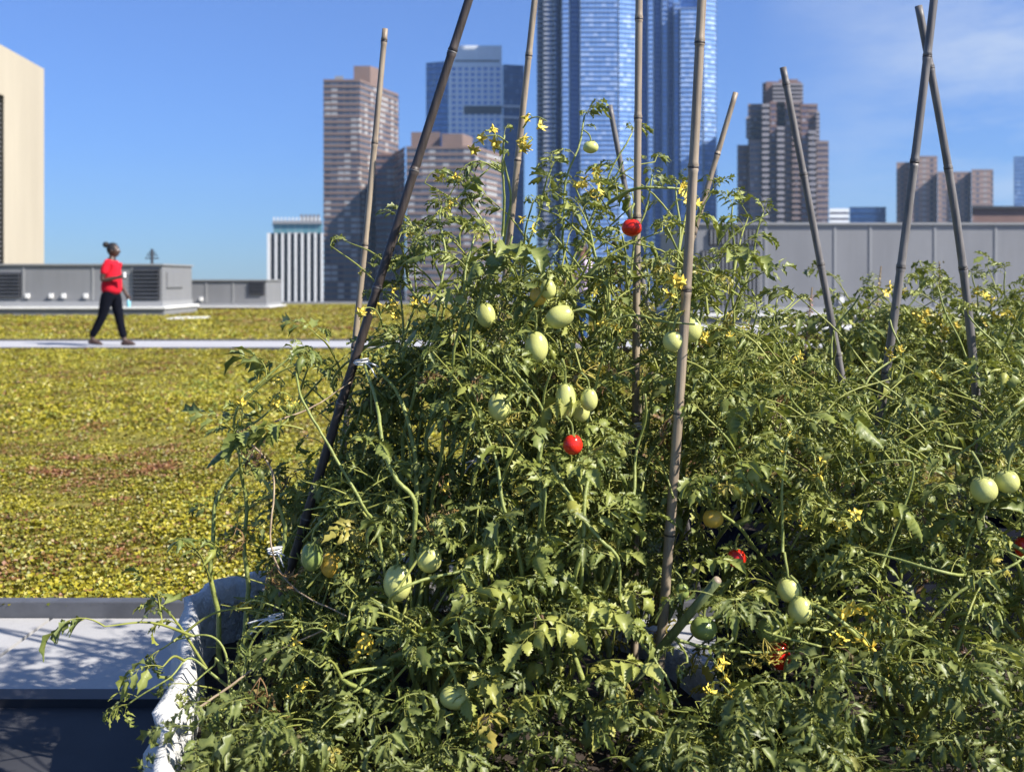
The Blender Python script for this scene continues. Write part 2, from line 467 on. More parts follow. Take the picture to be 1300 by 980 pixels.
unit('rooftop_unit', 'long grey air handling unit behind the person in red, with dark slatted grille', wx(-170, D), wx(206, D), D, 2.9, .42, zt,
     [wx(q, D) for q in (-60, 30, 118, 168)],
     [(wx(169, D), wx(203, D), wz(381, D)+.02, wz(341, D), False), (wx(-10, D), wx(27, D), wz(378, D), wz(346, D), False)],
     end_louver=(D+.35, D+1.9, .9, zt-.25), knobs=[wx(q, D) for q in (36, 66, 82, 110)])
D2 = 38.0
unit('rooftop_unit', 'shorter grey rooftop unit left of the striped office block', wx(229, D2), wx(338, D2), D2, 2.4, .2, wz(355, D2),
     [wx(q, D2) for q in (262, 296)], [(wx(316, D2), wx(336, D2), wz(374, D2), wz(357, D2), False)], knobs=[wx(q, D2) for q in (240, 256)])
# big screen enclosure at right
D3 = 25.0
z3 = wz(283, D3)
unit('mechanical_enclosure', 'tall light grey panelled enclosure behind the garden on the right', wx(884, D3), wx(1480, D3), D3, 6, .42, z3,
     [wx(q, D3) for q in (972, 1060, 1105, 1187, 1264, 1340)],
     [(wx(890, D3), wx(964, D3), wz(398, D3), wz(318, D3), True), (wx(900, D3), wx(964, D3), wz(312, D3), wz(291, D3), True)], cat='enclosure',
     knobs=[wx(1067, D3)])
boxo('roof_curb', wx(880, 22), 24, 22.0, 22.5, -.02, .14, M['white'])
tag(bpy.data.objects['roof_curb'], 'long white curb on the roof in front of the tall grey enclosure', 'curb')
sheet('walkway', wx(900, 20.2), 24, 20.0, 24.2, .085, simple('walkway_grey', (.27, .27, .30), .8, .15, 2))
tag(boxo('hatch_pad', wx(222, 29), wx(262, 29), 28.2, 29.4, 0, .09, M['white'], bev=.01), 'small pale flat pad lying in the sedum beside the long unit', 'pad')
# thin antenna on the long unit
at = empty('antenna', (wx(193, 33), 33, zt)); tag(at, 'tiny dark antenna standing on top of the long grey unit', 'antenna')
mb = MB(); mb.add(*tube([(0, 0, 0), (0, 0, .5)], .045, 6)); obj('mast', mb.mesh('mast'), at, M['dark'])
for i, zz_ in enumerate((.2, .3, .38)):
    mb = MB(); mb.add(*tube([(-.22+i*.05, 0, zz_), (.22-i*.05, 0, zz_)], .02, 4)); obj('crossbar', mb.mesh('crossbar'), at, M['dark'])
for px, py in ((320, 387), (64, 393)):
    d = H*F/(py-HY)
    v = empty('roof_vent', (wx(px, d), d, 0)); tag(v, 'small white roof vent in the sedum near the ' + ('striped block' if px > 200 else 'long grey unit'), 'vent')
    mb = MB(); mb.add(*tube([(0, 0, 0), (0, 0, .2)], .05, 8)); obj('pipe', mb.mesh('pipe'), v, M['white'])
    mb = MB(); mb.add(*tube([(0, 0, .2), (0, 0, .22), (0, 0, .28)], [.11, .12, .05], 8)); obj('cap', mb.mesh('cap'), v, M['white'])

# ------------------------------------------------------------------ city buildings
def brickm(name, c, c2): return simple(name, c, .85, .2, .15, c2=c2)
def glassm(name, c, c2, pane, mull, mw, floor_h=3.0, pale=(.45, .45, .44), pf=.2, rough=.12, metal=0.0, mull_z=0.0):
    """panes drawn from UV: u metres along the facade, v metres up"""
    m, nt, b, o = mat(name)
    uv = nd(nt, 'ShaderNodeUVMap'); sp = nd(nt, 'ShaderNodeSeparateXYZ'); nt.links.new(uv.outputs[0], sp.inputs[0])
    u = math_(nt, 'DIVIDE', sp.outputs[0], pane); v = math_(nt, 'DIVIDE', sp.outputs[1], floor_h)
    cb = nd(nt, 'ShaderNodeCombineXYZ'); nt.links.new(math_(nt, 'FLOOR', u), cb.inputs[0]); nt.links.new(math_(nt, 'FLOOR', v), cb.inputs[1])
    wn = nd(nt, 'ShaderNodeTexWhiteNoise'); wn.noise_dimensions = '2D'; nt.links.new(cb.outputs[0], wn.inputs['Vector'])
    g = mixc(nt, wn.outputs[0], c, c2)
    isp = math_(nt, 'GREATER_THAN', wn.outputs[0], 1-pf)
    g = mixc(nt, isp, g, pale)
    fr = math_(nt, 'FRACT', u); ml = math_(nt, 'LESS_THAN', fr, mw/pane)
    if mull_z:
        fz = math_(nt, 'LESS_THAN', math_(nt, 'FRACT', v), mull_z/floor_h); ml = math_(nt, 'MAXIMUM', ml, fz)
    col = mixc(nt, ml, g, mull)
    nt.links.new(col, b.inputs['Base Color'])
    rg = nd(nt, 'ShaderNodeMix'); nt.links.new(math_(nt, 'MAXIMUM', ml, isp), rg.inputs[0]); rg.inputs[2].default_value = rough; rg.inputs[3].default_value = .6
    nt.links.new(rg.outputs[0], b.inputs['Roughness'])
    b.inputs['Metallic'].default_value = metal
    return m

def ring(poly, z0, z1, closed=True, u0=0.0):
    """prism (walls + top + bottom) over a footprint; wall UVs in metres"""
    poly = np.asarray(poly, float); n = len(poly)
    V = np.vstack([np.c_[poly, np.full(n, z0)], np.c_[poly, np.full(n, z1)]])
    Fq, UV = [], []
    u = u0
    for i in range(n):
        j = (i+1) % n; L = np.linalg.norm(poly[j]-poly[i])
        Fq.append((i, j, n+j, n+i)); UV += [(u, z0), (u+L, z0), (u+L, z1), (u, z1)]; u += L
    return V, Fq, UV, n

def prism(name, poly, z0, z1, m, parent=None, v0=None):
    V, Fq, UV, n = ring(poly, z0, z1)
    bm = bmesh.new(); uvl = bm.loops.layers.uv.new('UVMap')
    vs = [bm.verts.new(v) for v in V]
    for i, f in enumerate(Fq):
        fc = bm.faces.new([vs[k] for k in f])
        for l, q in zip(fc.loops, UV[4*i:4*i+4]): l[uvl].uv = q
    bm.faces.new([vs[i] for i in reversed(range(n))]); bm.faces.new([vs[n+i] for i in range(n)])
    me = bpy.data.meshes.new(name); bm.to_mesh(me); bm.free()
    return obj(name, me, parent, m)

def inset(poly, d):
    """positive d shrinks a counter-clockwise footprint"""
    poly = np.asarray(poly, float); n = len(poly); out_ = []
    for i in range(n):
        a, b, c = poly[i-1], poly[i], poly[(i+1) % n]
        e1 = (b-a)/np.linalg.norm(b-a); e2 = (c-b)/np.linalg.norm(c-b)
        n1_ = np.array([-e1[1], e1[0]]); n2_ = np.array([-e2[1], e2[0]])
        k = (n1_+n2_); k /= max(1e-6, k@n1_) ; out_.append(b+d*k)
    return out_

def bands(parent, poly, z0, z1, n, frac, m_win, m_band, ins=.35, wn='window_band', bn='spandrel_band', merge=False):
    """n storeys: a window ribbon and a projecting solid band each"""
    h = (z1-z0)/n
    core = inset(poly, ins+.3)
    prism('wall', core, -34, z1-.1, m_band, parent)
    wi = inset(poly, ins)
    if merge:
        prism('window_wall', wi, z0, z1-.15, m_win, parent)
        mb = MB()
        for i in range(n+1):
            V, Fq, UV, k = ring(poly, z0+i*h-h*frac*.5, z0+i*h+h*frac*.5)
            mb.add(V, Fq)
            top = V[k:].mean(0); bot = V[:k].mean(0)
            VV = np.vstack([V, bot, top])
            if k % 2 == 0:
                mb.add(VV, [(2*q, (2*q+1) % k, (2*q+2) % k, 2*k) for q in range(k//2)]+[(k+2*q, k+(2*q+1) % k, k+(2*q+2) % k, 2*k+1) for q in range(k//2)])
        obj(bn, mb.mesh(bn), parent, m_band)
        return
    w0 = prism(wn, wi, z0, z0+h*(1-frac), m_win, parent)
    b0 = prism(bn, poly, z0+h*(1-frac), z0+h, m_band, parent)
    for i in range(1, n):
        # each storey keeps its own panes: rebuild the ribbon at its height
        prism(wn, wi, z0+i*h, z0+i*h+h*(1-frac), m_win, parent)
        o = b0.copy(); link(o, parent); o.location.z = i*h

def bpoly(pts):   # list of (px, depth)
    return [(wx(p, d), d) for p, d in pts]

M['brick'] = brickm('brown_brick', (.20, .135, .115), (.155, .11, .095))
M['brickdark'] = brickm('dark_brick', (.20, .12, .10), (.15, .09, .08))
M['tanbrick'] = brickm('tan_brick', (.23, .17, .16), (.18, .135, .125))
M['gwin'] = glassm('apartment_glass', (.05, .06, .09), (.15, .165, .2), 3.2, (.14, .13, .13), .45, 8, (.36, .37, .38), .3)
M['gwin2'] = glassm('apartment_glass_dark', (.035, .04, .07), (.1, .12, .17), 2.6, (.11, .08, .08), .5, 8, (.3, .32, .33), .2)

def building(name, label, poly_c): 
    r = empty(name, (0, 0, 0)); tag(r, label, 'building'); return r

# first brown tower
d = 500
b1 = building('apartment_tower', 'tall brown brick tower with striped window bands, beside the striped block', None)
p1 = bpoly([(410.5, 500), (457, 500), (506, 540), (506, 560), (420, 590), (412, 560)])
bands(b1, p1, -34, wz(101, 500), 46, .42, M['gwin'], M['brick'])
prism('penthouse', bpoly([(449, 515), (470, 515), (486, 525), (486, 545), (449, 545)]), wz(101, 500), wz(84, 515), M['brick'], b1)
prism('stair_bulkhead', bpoly([(425, 508), (436, 508), (436, 518), (425, 518)]), wz(101, 500), wz(97, 508), M['pgrey_light'], b1)
# second brown tower, in front to the right
b2 = building('apartment_tower', 'shorter brown brick tower with red penthouse, behind the dark leaning cane', None)
p2a = bpoly([(516, 470), (603, 470), (637, 500), (637, 530), (516, 530)])
bands(b2, p2a, -34, wz(186, 470), 32, .42, M['gwin'], M['brick'])
p2b = bpoly([(476, 512), (499, 512), (514.5, 485), (514.5, 540), (476, 545)])
wg = empty('wing', (0, 0, 0), parent=b2)
bands(wg, p2b, -34, wz(193, 500), 31, .42, M['gwin2'], M['brickdark'], merge=True)
prism('penthouse', bpoly([(522, 480), (559, 480), (559, 500), (522, 500)]), wz(186, 470), wz(168, 480), M['brick'], b2)
prism('penthouse', bpoly([(561, 476), (587, 476), (600, 488), (600, 500), (561, 500)]), wz(186, 470), wz(170, 476), M['brick'], b2)
# striped office block
b3 = building('office_block', 'low black and white vertically striped office block left of the tall brown tower', None)
dd = 430
z3t = wz(296, dd)
prism('wall', bpoly([(341.5, dd+1.6), (409, dd+1.6), (409, dd+24), (341.5, dd+24)]), -34, z3t, simple('black_glass', (.012, .014, .022), .15, .2, .1), b3)
FM = simple('white_fin', (.78, .77, .74), .6, .04, .3)
x = 341.0
fin0 = None
for i in range(9):
    px = 342+i*8.35
    fo = prism('fin', bpoly([(px-1.5, dd), (px+1.5, dd), (px+1.5, dd+1.9), (px-1.5, dd+1.9)]), -34, z3t, FM, b3)
prism('side_wall', bpoly([(339, dd), (340.3, dd), (340.3, dd+24), (339, dd+24)]), -34, z3t, FM, b3)
prism('glass_storey', bpoly([(347, dd+3), (409, dd+3), (409, dd+22), (347, dd+22)]), z3t, wz(284, dd), glassm('teal_glass', (.1, .22, .26), (.14, .28, .32), 3, (.2, .3, .33), .3), b3)
prism('railing_band', bpoly([(346, dd+2), (409, dd+2), (409, dd+22), (346, dd+22)]), wz(284, dd), wz(280, dd), M['pgrey_light'], b3)
for i in range(13):
    px = 348+i*4.8
    prism('parapet_post', bpoly([(px-1, dd+2.1), (px+1, dd+2.1), (px+1, dd+3), (px-1, dd+3)]), wz(280, dd), wz(275.5, dd), FM, b3)
for i in range(5):
    px = 383+i*5.3
    prism('cooling_fan', bpoly([(px-2, dd+5), (px+2, dd+5), (px+2, dd+8), (px-2, dd+8)]), wz(280, dd), wz(271.5, dd), M['pgrey'], b3)
# beige block at far left
b5 = building('concrete_building', 'blank beige stone building with a dark slatted slot, at the left edge', None)
BE = streaky('beige_stone', (.50, .445, .34), (.43, .38, .29), (.15, .15, .05), (.8, .8, .06), .85)
dB = 60
A_, B_ = (wx(-230, 36), 36), (wx(56, 66), 66)
# front wall running away to the right; top line falls with distance
zb = wz(84, 66)
AX = np.array([wx(5, 60.5), 60.5]); BX = np.array([wx(56, 67), 67.])
dirn = (BX-AX)/np.linalg.norm(BX-AX)
# roof height is set so that the far corner meets its row in the photo
prism('wall', [tuple(AX), tuple(BX), tuple(BX+np.array([-15., 22])), tuple(AX+np.array([-22., 20]))], -34, zb, BE, b5)
LX = AX-dirn*9
prism('wall', [tuple(LX), tuple(AX-dirn*1.6), tuple(AX-dirn*1.6+np.array([-20., 20])), tuple(LX+np.array([-20., 20]))], -34, zb, BE, b5)
SL = [tuple(AX-dirn*1.6+np.array([-.4, .6])), tuple(AX+np.array([-.6, .6])), tuple(AX+np.array([-6, 9])), tuple(AX-dirn*1.6+np.array([-6, 9]))]
prism('slot_wall', SL, -34, wz(120, 60), M['dark'], b5)
prism('slot_lintel', [tuple(AX-dirn*1.6), tuple(AX), tuple(AX+np.array([-6, 9])), tuple(AX-dirn*1.6+np.array([-6, 9]))], wz(120, 60), zb, BE, b5)
mb = MB()
for i in range(60):
    z_ = wz(120, 60)-.25-i*.28
    if z_ < -2: break
    V, Fq, _, k = ring([tuple(AX-dirn*1.6+np.array([-.2, .25])), tuple(AX+np.array([-.25, .25])), tuple(AX+np.array([-.5, .6])), tuple(AX-dirn*1.6+np.array([-.4, .6]))], z_, z_+.09)
    mb.add(V, Fq); mb.add(V, [(0, 3, 2, 1), (4, 5, 6, 7)])
obj('slats', mb.mesh('slats'), b5, M['pgrey'])

# grid tower
b4 = building('glass_tower', 'glass tower with white window grid and white penthouse, behind the shorter brown tower', None)
dg = 720
M['ggrid'] = glassm('grid_glass', (.16, .25, .5), (.22, .34, .6), 4.45, (.8, .84, .88), 1.5, 100, (.24, .33, .5), .15, metal=.2)
M['wband'] = simple('white_band', (.8, .84, .88), .6, .05, .3)
M['gblue'] = glassm('blue_glass', (.10, .19, .38), (.17, .28, .5), 2.2, (.1, .16, .3), .3, 3.4, (.22, .32, .5), .12, metal=.3)
M['bband'] = simple('blue_band', (.11, .17, .3), .4, .1, .3)
bands(b4, bpoly([(570, dg), (638, dg), (638, dg+38), (570, dg+38)]), -34, wz(83, dg), 47, .36, M['ggrid'], M['wband'], ins=.4)
lw = empty('side_wing', parent=b4); bands(lw, bpoly([(541, dg+10), (569.4, dg+4), (569.4, dg+35), (541, dg+35)]), -34, wz(81, dg+10), 47, .2, M['gblue'], M['bband'], merge=True)
rw = empty('side_wing', parent=b4); bands(rw, bpoly([(638.6, dg+4), (665.5, dg+8), (665.5, dg+35), (638.6, dg+35)]), -34, wz(83, dg+4), 47, .25, M['gblue'], M['bband'], merge=True)
prism('penthouse', bpoly([(571, dg+3), (637, dg+3), (637, dg+30), (571, dg+30)]), wz(83, dg), wz(57, dg), M['wband'], b4)
prism('penthouse_shadow_strip', bpoly([(577, dg+2.6), (634, dg+2.6), (634, dg+4), (577, dg+4)]), wz(78, dg), wz(75.5, dg), M['pgrey'], b4)  # solid grey strip on the wall; the shadow line is put in as colour
prism('louvre_storey', bpoly([(589, dg-.6), (637, dg-.6), (637, dg+1), (589, dg+1)]), wz(145, dg), wz(135, dg), M['louver'], b4)
prism('ledge', bpoly([(637, dg+.5), (664, dg+4), (664, dg+6), (637, dg+3)]), wz(135.5, dg), wz(133.5, dg), M['wband'], b4)
prism('ledge', bpoly([(637, dg+.5), (664, dg+4), (664, dg+6), (637, dg+3)]), wz(149.5, dg), wz(147.5, dg), M['wband'], b4)

# large blue tower
b6 = building('glass_tower', 'huge blue glass residential tower rising out of the picture behind the tomato plants', None)
dt = 640; zt6 = wz(-170, dt); nf = 118
G1 = glassm('light_blue_glass', (.13, .27, .58), (.24, .40, .74), 2.6, (.30, .44, .66), .4, 3.05, (.36, .50, .78), .2, metal=.05, rough=.3)
G2 = glassm('mid_blue_glass', (.15, .28, .6), (.22, .38, .7), 2.4, (.13, .24, .5), .4, 3.05, (.2, .33, .6), .2, metal=.05, rough=.3)
G3 = glassm('navy_glass', (.05, .11, .30), (.09, .17, .42), 2.0, (.04, .09, .26), .4, 3.05, (.1, .17, .36), .15, metal=.05, rough=.3)
B1 = simple('light_spandrel', (.19, .265, .44), .4, .08, .2); B2 = simple('mid_spandrel', (.16, .26, .5), .4, .08, .2)
B3 = simple('grey_balcony', (.3, .33, .4), .6, .08, .2)
bays = [  # px0, px1, depth0, depth1, glass, band, frac, storeys, top row
 (681.5, 690, 8, 10, G3, B3, .35, 120, -170), (690, 704, 4, 4, G3, B3, .42, 120, -170), (704, 713, 2, 12, G3, B2, .2, 120, -170),
 (713, 723, 0, 0, G2, B1, .2, 120, -170), (723, 736, 6, 6, G3, B2, .35, 120, -170), (736, 785, -2, -2, G1, B1, .24, 120, -170),
 (785, 808, 0, 4, G1, B2, .12, 120, -170), (808, 822, 12, 12, G3, B2, .2, 120, -170), (822, 830, 4, 4, G2, B1, .2, 120, -170), (830, 840, 9, 9, G3, B2, .2, 120, -170),
 (840, 848, 4, 4, G2, B1, .35, 120, -170), (848, 855, 8, 8, G3, B2, .2, 120, -170), (855, 863, 2, 2, G2, B1, .35, 116, 4), (863, 893, -2, -2, G1, B1, .24, 114, 12), (893, 910, 3, 8, G1, B1, .2, 120, -170), (862, 893, 10, 10, G1, B2, .24, 120, -170)]
for i, (a, b_, e, f, g, bb, fr, ns, top) in enumerate(bays):
    br = empty('facade_bay', parent=b6)
    zt_ = wz(top, dt)
    nfl = int(round((zt_+34)/3.05))
    q = bpoly([(a+.05, dt+e), (b_-.05, dt+f), (b_-.05, dt+40+f), (a+.05, dt+40+e)])
    bands(br, q, -34, zt_, nfl, fr, g, bb, ins=.5 if bb is not B3 else 1.6, merge=True)

# right brown tower with stepped top
b7 = building('apartment_tower', 'brown stepped tower with jagged balconies and narrow crown, above the grey enclosure', None)
dr_ = 600
PB = simple('balcony_slab', (.27, .25, .27), .7, .08, .3)
MW = glassm('purple_glass', (.05, .055, .1), (.12, .13, .2), 2.4, (.15, .1, .1), .7, 3.0, (.33, .33, .38), .15)
TB = M['tanbrick']
def vol(parent, a, b_, e, dep, top, m_win, m_band, fr, h=3.4, nm='wing', ins=.4):
    g = empty(nm, parent=parent); zt_ = wz(top, dr_+e)
    n_ = int(round((zt_+34)/h))
    bands(g, bpoly([(a, dr_+e), (b_, dr_+e), (b_, dr_+e+dep), (a, dr_+e+dep)]), -34, zt_, n_, fr, m_win, m_band, ins=ins, merge=True)
    return g
vol(b7, 936, 950, 14, 20, 186, MW, M['brickdark'], .45)
vol(b7, 950.5, 967, 6, 24, 180, MW, TB, .5)
vol(b7, 949.5, 1038, 16, 26, 134, MW, M['brick'], .5)
vol(b7, 967.5, 977, 2, 14, 134, MW, PB, .5, nm='balcony_stack', ins=1.5)
vol(b7, 977.5, 986, 5, 11, 131, MW, M['brickdark'], .45, ins=.3)
vol(b7, 986.5, 996, 0, 16, 163, MW, PB, .5, nm='balcony_stack', ins=1.5)
vol(b7, 996.5, 1005, 6, 10, 131, MW, M['brick'], .55, ins=.3)
vol(b7, 1005.5, 1016, 2, 14, 131, MW, TB, .5, nm='balcony_stack', ins=1.5)
vol(b7, 1016.5, 1026, 5, 11, 134, MW, M['brickdark'], .45, ins=.3)
vol(b7, 1026.5, 1036, 2, 14, 168, MW, PB, .5, nm='balcony_stack', ins=1.5)
vol(b7, 1036.5, 1052, 8, 20, 181, MW, TB, .55)
for (a, b_, t0, t1, n_) in ((947, 953, 150, 172, 5), (1036, 1040.5, 143, 176, 7)):
    for i in range(n_):
        y_ = t0+(t1-t0)*i/(n_-1)
        prism('balcony', bpoly([(a, dr_+10), (b_, dr_+10), (b_, dr_+20), (a, dr_+20)]), wz(y_, dr_+10)-.6, wz(y_, dr_+10)+.6, PB, b7)
prism('crown_core', bpoly([(972, dr_+14), (1017, dr_+14), (1017, dr_+38), (972, dr_+38)]), wz(133, dr_+14), wz(104, dr_+14), M['brickdark'], b7)
for i in range(5):
    y_ = 107+i*5.2
    prism('crown_balcony', bpoly([(981, dr_+10), (1019.5, dr_+10), (1019.5, dr_+30), (981, dr_+30)]), wz(y_, dr_+10)-.75, wz(y_, dr_+10)+.35, PB, b7)
    prism('crown_balcony', bpoly([(968, dr_+16), (973, dr_+13.5), (973, dr_+30), (968, dr_+30)]), wz(y_, dr_+16)-.5, wz(y_, dr_+16)+.5, M['brickdark'], b7)
prism('penthouse', bpoly([(989, dr_+18), (1013, dr_+18), (1013, dr_+30), (989, dr_+30)]), wz(104, dr_+14), wz(101, dr_+18), M['brick'], b7)
# small blocks between
b8 = building('low_building', 'small white low building just right of the stepped brown tower', None)
dr_ = 640
bands(b8, bpoly([(1053, 640), (1078, 640), (1078, 660), (1053, 660)]), -34, wz(265, 640), 22, .6, MW, M['wband'])
b9 = building('low_glass_building', 'small blue glass building between the stepped tower and crossed canes', None)
bands(b9, bpoly([(1078.6, 660), (1125, 660), (1125, 690), (1078.6, 690)]), -34, wz(263, 660), 22, .25, M['gblue'], M['bband'])
# right brown complex
b10 = building('apartment_block', 'wide brown brick apartment block behind the crossed bamboo canes', None)
DW = glassm('small_windows', (.07, .07, .1), (.13, .13, .17), 4.6, (.30, .2, .165), 2.5, 100, (.3, .28, .28), .1)
def vol2(a, b_, e, dep, top, nm='wing'):
    g = empty(nm, parent=b10); zt_ = wz(top, 620+e)
    bands(g, bpoly([(a, 620+e), (b_, 620+e), (b_, 620+e+dep), (a, 620+e+dep)]), -34, zt_, int((zt_+34)/3.3), .5, DW, TB, ins=.12, merge=True)
vol2(1138, 1156, 22, 16, 208); vol2(1156.4, 1190, 12, 18, 200); vol2(1151, 1156, 16, 14, 216)
vol2(1190.4, 1233, 6, 22, 220); vol2(1233.4, 1261, 0, 24, 217)
b11 = building('dark_low_building', 'dark brown low building with black roof line at the right edge', None)
prism('wall', bpoly([(1236, 300), (1330, 300), (1330, 330), (1236, 330)]), -34, wz(265, 300), M['brickdark'], b11)
prism('roof', bpoly([(1234, 299), (1332, 299), (1332, 331), (1234, 331)]), wz(265, 300), wz(262, 300), M['dark'], b11)
b12 = building('glass_tower', 'slim blue glass tower at the right edge above the dark low building', None)
bands(b12, bpoly([(1287, 800), (1316, 800), (1316, 830), (1287, 830)]), -34, wz(199, 800), 40, .2, M['gblue'], M['bband'])
b12b = None

# ------------------------------------------------------------------ foliage templates
def leaflet(r, rows, cols, L, W, droop, curl, teeth, twist):
    t = np.linspace(0, 1, rows)
    prof = np.sin(np.pi*np.clip(t, .0, 1)**.72)**.75*(1-.25*t)
    prof[0] = .06; prof[-1] = .02
    u = np.linspace(-1, 1, cols)
    ang = droop*t+.25*np.sin(t*5+r.random()*6)*.6
    dx = np.cos(ang); dz = -np.sin(ang)
    cx = np.concatenate([[0], np.cumsum((dx[1:]+dx[:-1])/2)])*L/(rows-1); cz = np.concatenate([[0], np.cumsum((dz[1:]+dz[:-1])/2)])*L/(rows-1)
    V = np.zeros((rows, cols, 3)); G = np.zeros((rows, cols))
    for i in range(rows):
        z_ = 1.0
        if teeth and 0 < i < rows-1: z_ = 1+teeth*(.55 if i % 2 else -.6)*(.7+.6*r.random())
        wv = W*prof[i]*(1+(z_-1)*np.abs(u)**2)
        k = curl*(.6+.5*t[i])
        tw = twist*t[i]
        a = u*k
        yy = wv*(np.sin(a)/max(abs(k), 1e-3) if abs(k) > 1e-3 else u)
        zz = wv*((1-np.cos(a))/max(abs(k), 1e-3))*np.sign(k)*(1 if abs(k) > 1e-3 else 0)
        zz = zz+wv*.16*np.sin(3.1*i+u*2+r.random()*2)*np.abs(u)
        y2 = yy*math.cos(tw)-zz*math.sin(tw); z2 = yy*math.sin(tw)+zz*math.cos(tw)
        nx_, nz_ = math.sin(ang[i]), math.cos(ang[i])
        fw = (L*.05*(1 if (teeth and i % 2) else 0))*np.abs(u)
        V[i, :, 0] = cx[i]+z2*nx_+fw; V[i, :, 1] = y2; V[i, :, 2] = cz[i]+z2*nz_
        G[i] = np.where(np.abs(u) < .2, 1.0, (.35 if teeth > .3 else .9)*(i % 2))
    i = np.arange(rows-1)[:, None]*cols; j = np.arange(cols-1)[None]
    Fq = np.stack([i+j, i+j+1, i+cols+j+1, i+cols+j], -1).reshape(-1, 4)
    return V.reshape(-1, 3), Fq, G.ravel()

def compound(seed, rows, cols, wilt, size=1.0, wide=1.0):
    """unit-length tomato leaf along +x"""
    r = np.random.default_rng(seed); mb = MB()
    n = 9; t = np.linspace(0, 1, n)
    dro = (.5+.9*wilt)*(0.6+.7*r.random()); sway = r.normal()*.25
    ang = .25-dro*t**1.3*1.5
    side = sway*t
    stp = np.stack([np.cos(ang)*np.cos(side), np.cos(ang)*np.sin(side), np.sin(ang)], -1)/(n-1)*.72
    pts = np.vstack([[0, 0, 0], np.cumsum(stp, 0)])[:n]
    Vt, Ft = tube(pts, np.linspace(.013, .005, n), 3, cap=False)
    mb.add(Vt, Ft, (.6, .8, 0, 1))
    def put(pos, d, L, W, roll):
        V, Fq, G = leaflet(r, rows, cols, L, W, (.5+1.5*wilt)*(.3+r.random()), (1.2+1.5*wilt)*r.choice([-1, 1, 1])*(.3+r.random()), .45 if wide == 1 else .27, r.normal()*.6*(.5+wilt))
        Rm = rot_frame(d, roll)
        cr = np.clip(r.normal()*.09, -.2, .2)
        C = np.stack([np.full(len(G), cr), G, np.zeros(len(G)), np.ones(len(G))], -1)
        mb.add(pos+V@Rm.T, Fq, C)
    T = np.gradient(pts, axis=0); T /= np.linalg.norm(T, axis=1)[:, None]
    for k, s in enumerate((.38, .62, .84)):
        idx = s*(n-1); i0 = int(idx); p = pts[i0]+(pts[min(i0+1, n-1)]-pts[i0])*(idx-i0); tt = T[i0]
        for sg in (-1, 1):
            if r.random() < .07: continue
            a = sg*R(48+22*r.random()); yv = np.cross([0, 0, 1.], tt); yv /= np.linalg.norm(yv)
            dv = tt*math.cos(a)+yv*math.sin(a)+np.array([0, 0, -.15-.7*wilt*r.random()])
            L = (.27+.13*r.random())*(1-.12*k)*size; pet = .07
            q = p+dv/np.linalg.norm(dv)*pet
            Vt, Ft = tube(np.array([p, q]), .005, 3, cap=False); mb.add(Vt, Ft, (.6, .8, 0, 1))
            put(q, dv, L, L*(.21+.1*r.random())*wide, sg*.3+r.normal()*.35)
        if rows > 5 and r.random() < .7:      # tiny intercalary leaflets
            for sg in (-1, 1):
                yv = np.cross([0, 0, 1.], tt); yv /= np.linalg.norm(yv)
                put(p+tt*.1, tt*.4+yv*sg, .09, .035, r.normal()*.4)
    put(pts[-1], T[-1]+np.array([0, 0, -.1]), .38*size, .115*size*wide, r.normal()*.3)
    V = np.concatenate(mb.V); Fq = np.concatenate(mb.F); C = np.concatenate(mb.C)
    return V, Fq, C
TH = [compound(100+i, 9, 5, .15+.55*(i/11)) for i in range(12)]
TB_ = [compound(500+i, 13, 5, .1+.4*(i/7), 1.1, 1.45) for i in range(8)]
TM = [compound(200+i, 6, 3, .2+.8*(i/13)) for i in range(14)]
TD = [compound(300+i, 6, 3, 1.6, .8) for i in range(6)]
print('template quads', [len(t[1]) for t in (TH[0], TM[0], TD[0])])

class Leaves:
    def __init__(s): s.items = []
    def add(s, kind, k, pos, d, roll, scale, tint, dry=0.0):
        s.items.append((kind, k, pos, rot_frame(d, roll)*scale, tint, dry))
    def bake(s, name, parent, twigs=None):
        Vs, Fs, Cs, n = [], [], [], 0
        if twigs and twigs.n:
            Vs.append(np.concatenate(twigs.V)); Fs.append(np.concatenate(twigs.F)); n = twigs.n; Cs.append(np.tile((.85, .9, 0, 1.), (n, 1)))
        groups = {}
        for it in s.items: groups.setdefault((it[0], it[1]), []).append(it)
        for (kind, k), its in groups.items():
            V, Fq, C = {'h': TH, 'm': TM, 'd': TD, 'b': TB_}[kind][k]
            Rm = np.stack([i[3] for i in its]); Pp = np.stack([i[2] for i in its])
            VV = np.einsum('nij,vj->nvi', Rm, V)+Pp[:, None]
            ti = np.array([i[4] for i in its]); dr = np.array([i[5] for i in its])
            CC = np.tile(C[None], (len(its), 1, 1)); CC[:, :, 0] = np.clip(CC[:, :, 0]+ti[:, None], 0, 1); CC[:, :, 2] = dr[:, None]
            FF = Fq[None]+(np.arange(len(its))*len(V))[:, None, None]+n
            n += VV.shape[0]*VV.shape[1]
            Vs.append(VV.reshape(-1, 3)); Fs.append(FF.reshape(-1, 4)); Cs.append(CC.reshape(-1, 4))
        if not Vs: return None
        return obj(name, mesh_from(name, np.concatenate(Vs), np.concatenate(Fs), col=np.concatenate(Cs)), parent, M['leaf'])

# things the leaves must not hide (photo rows and columns -> world points)
KEEP = []     # (px, py, radius_px, depth)
def proj(p): return 650+p[0]/p[1]*F, HY+(H-p[2])/p[1]*F, p[1]
def hidden(p, size):
    """true when a leaf at p would stand before something the photo shows clear"""
    x, y, d_ = proj(p)
    sp_ = size*.45*F/d_
    for (kx, ky, kr, kd) in KEEP:
        if d_ < kd and abs(x-kx) < kr+sp_ and abs(y-ky) < kr+sp_: return True
    return False

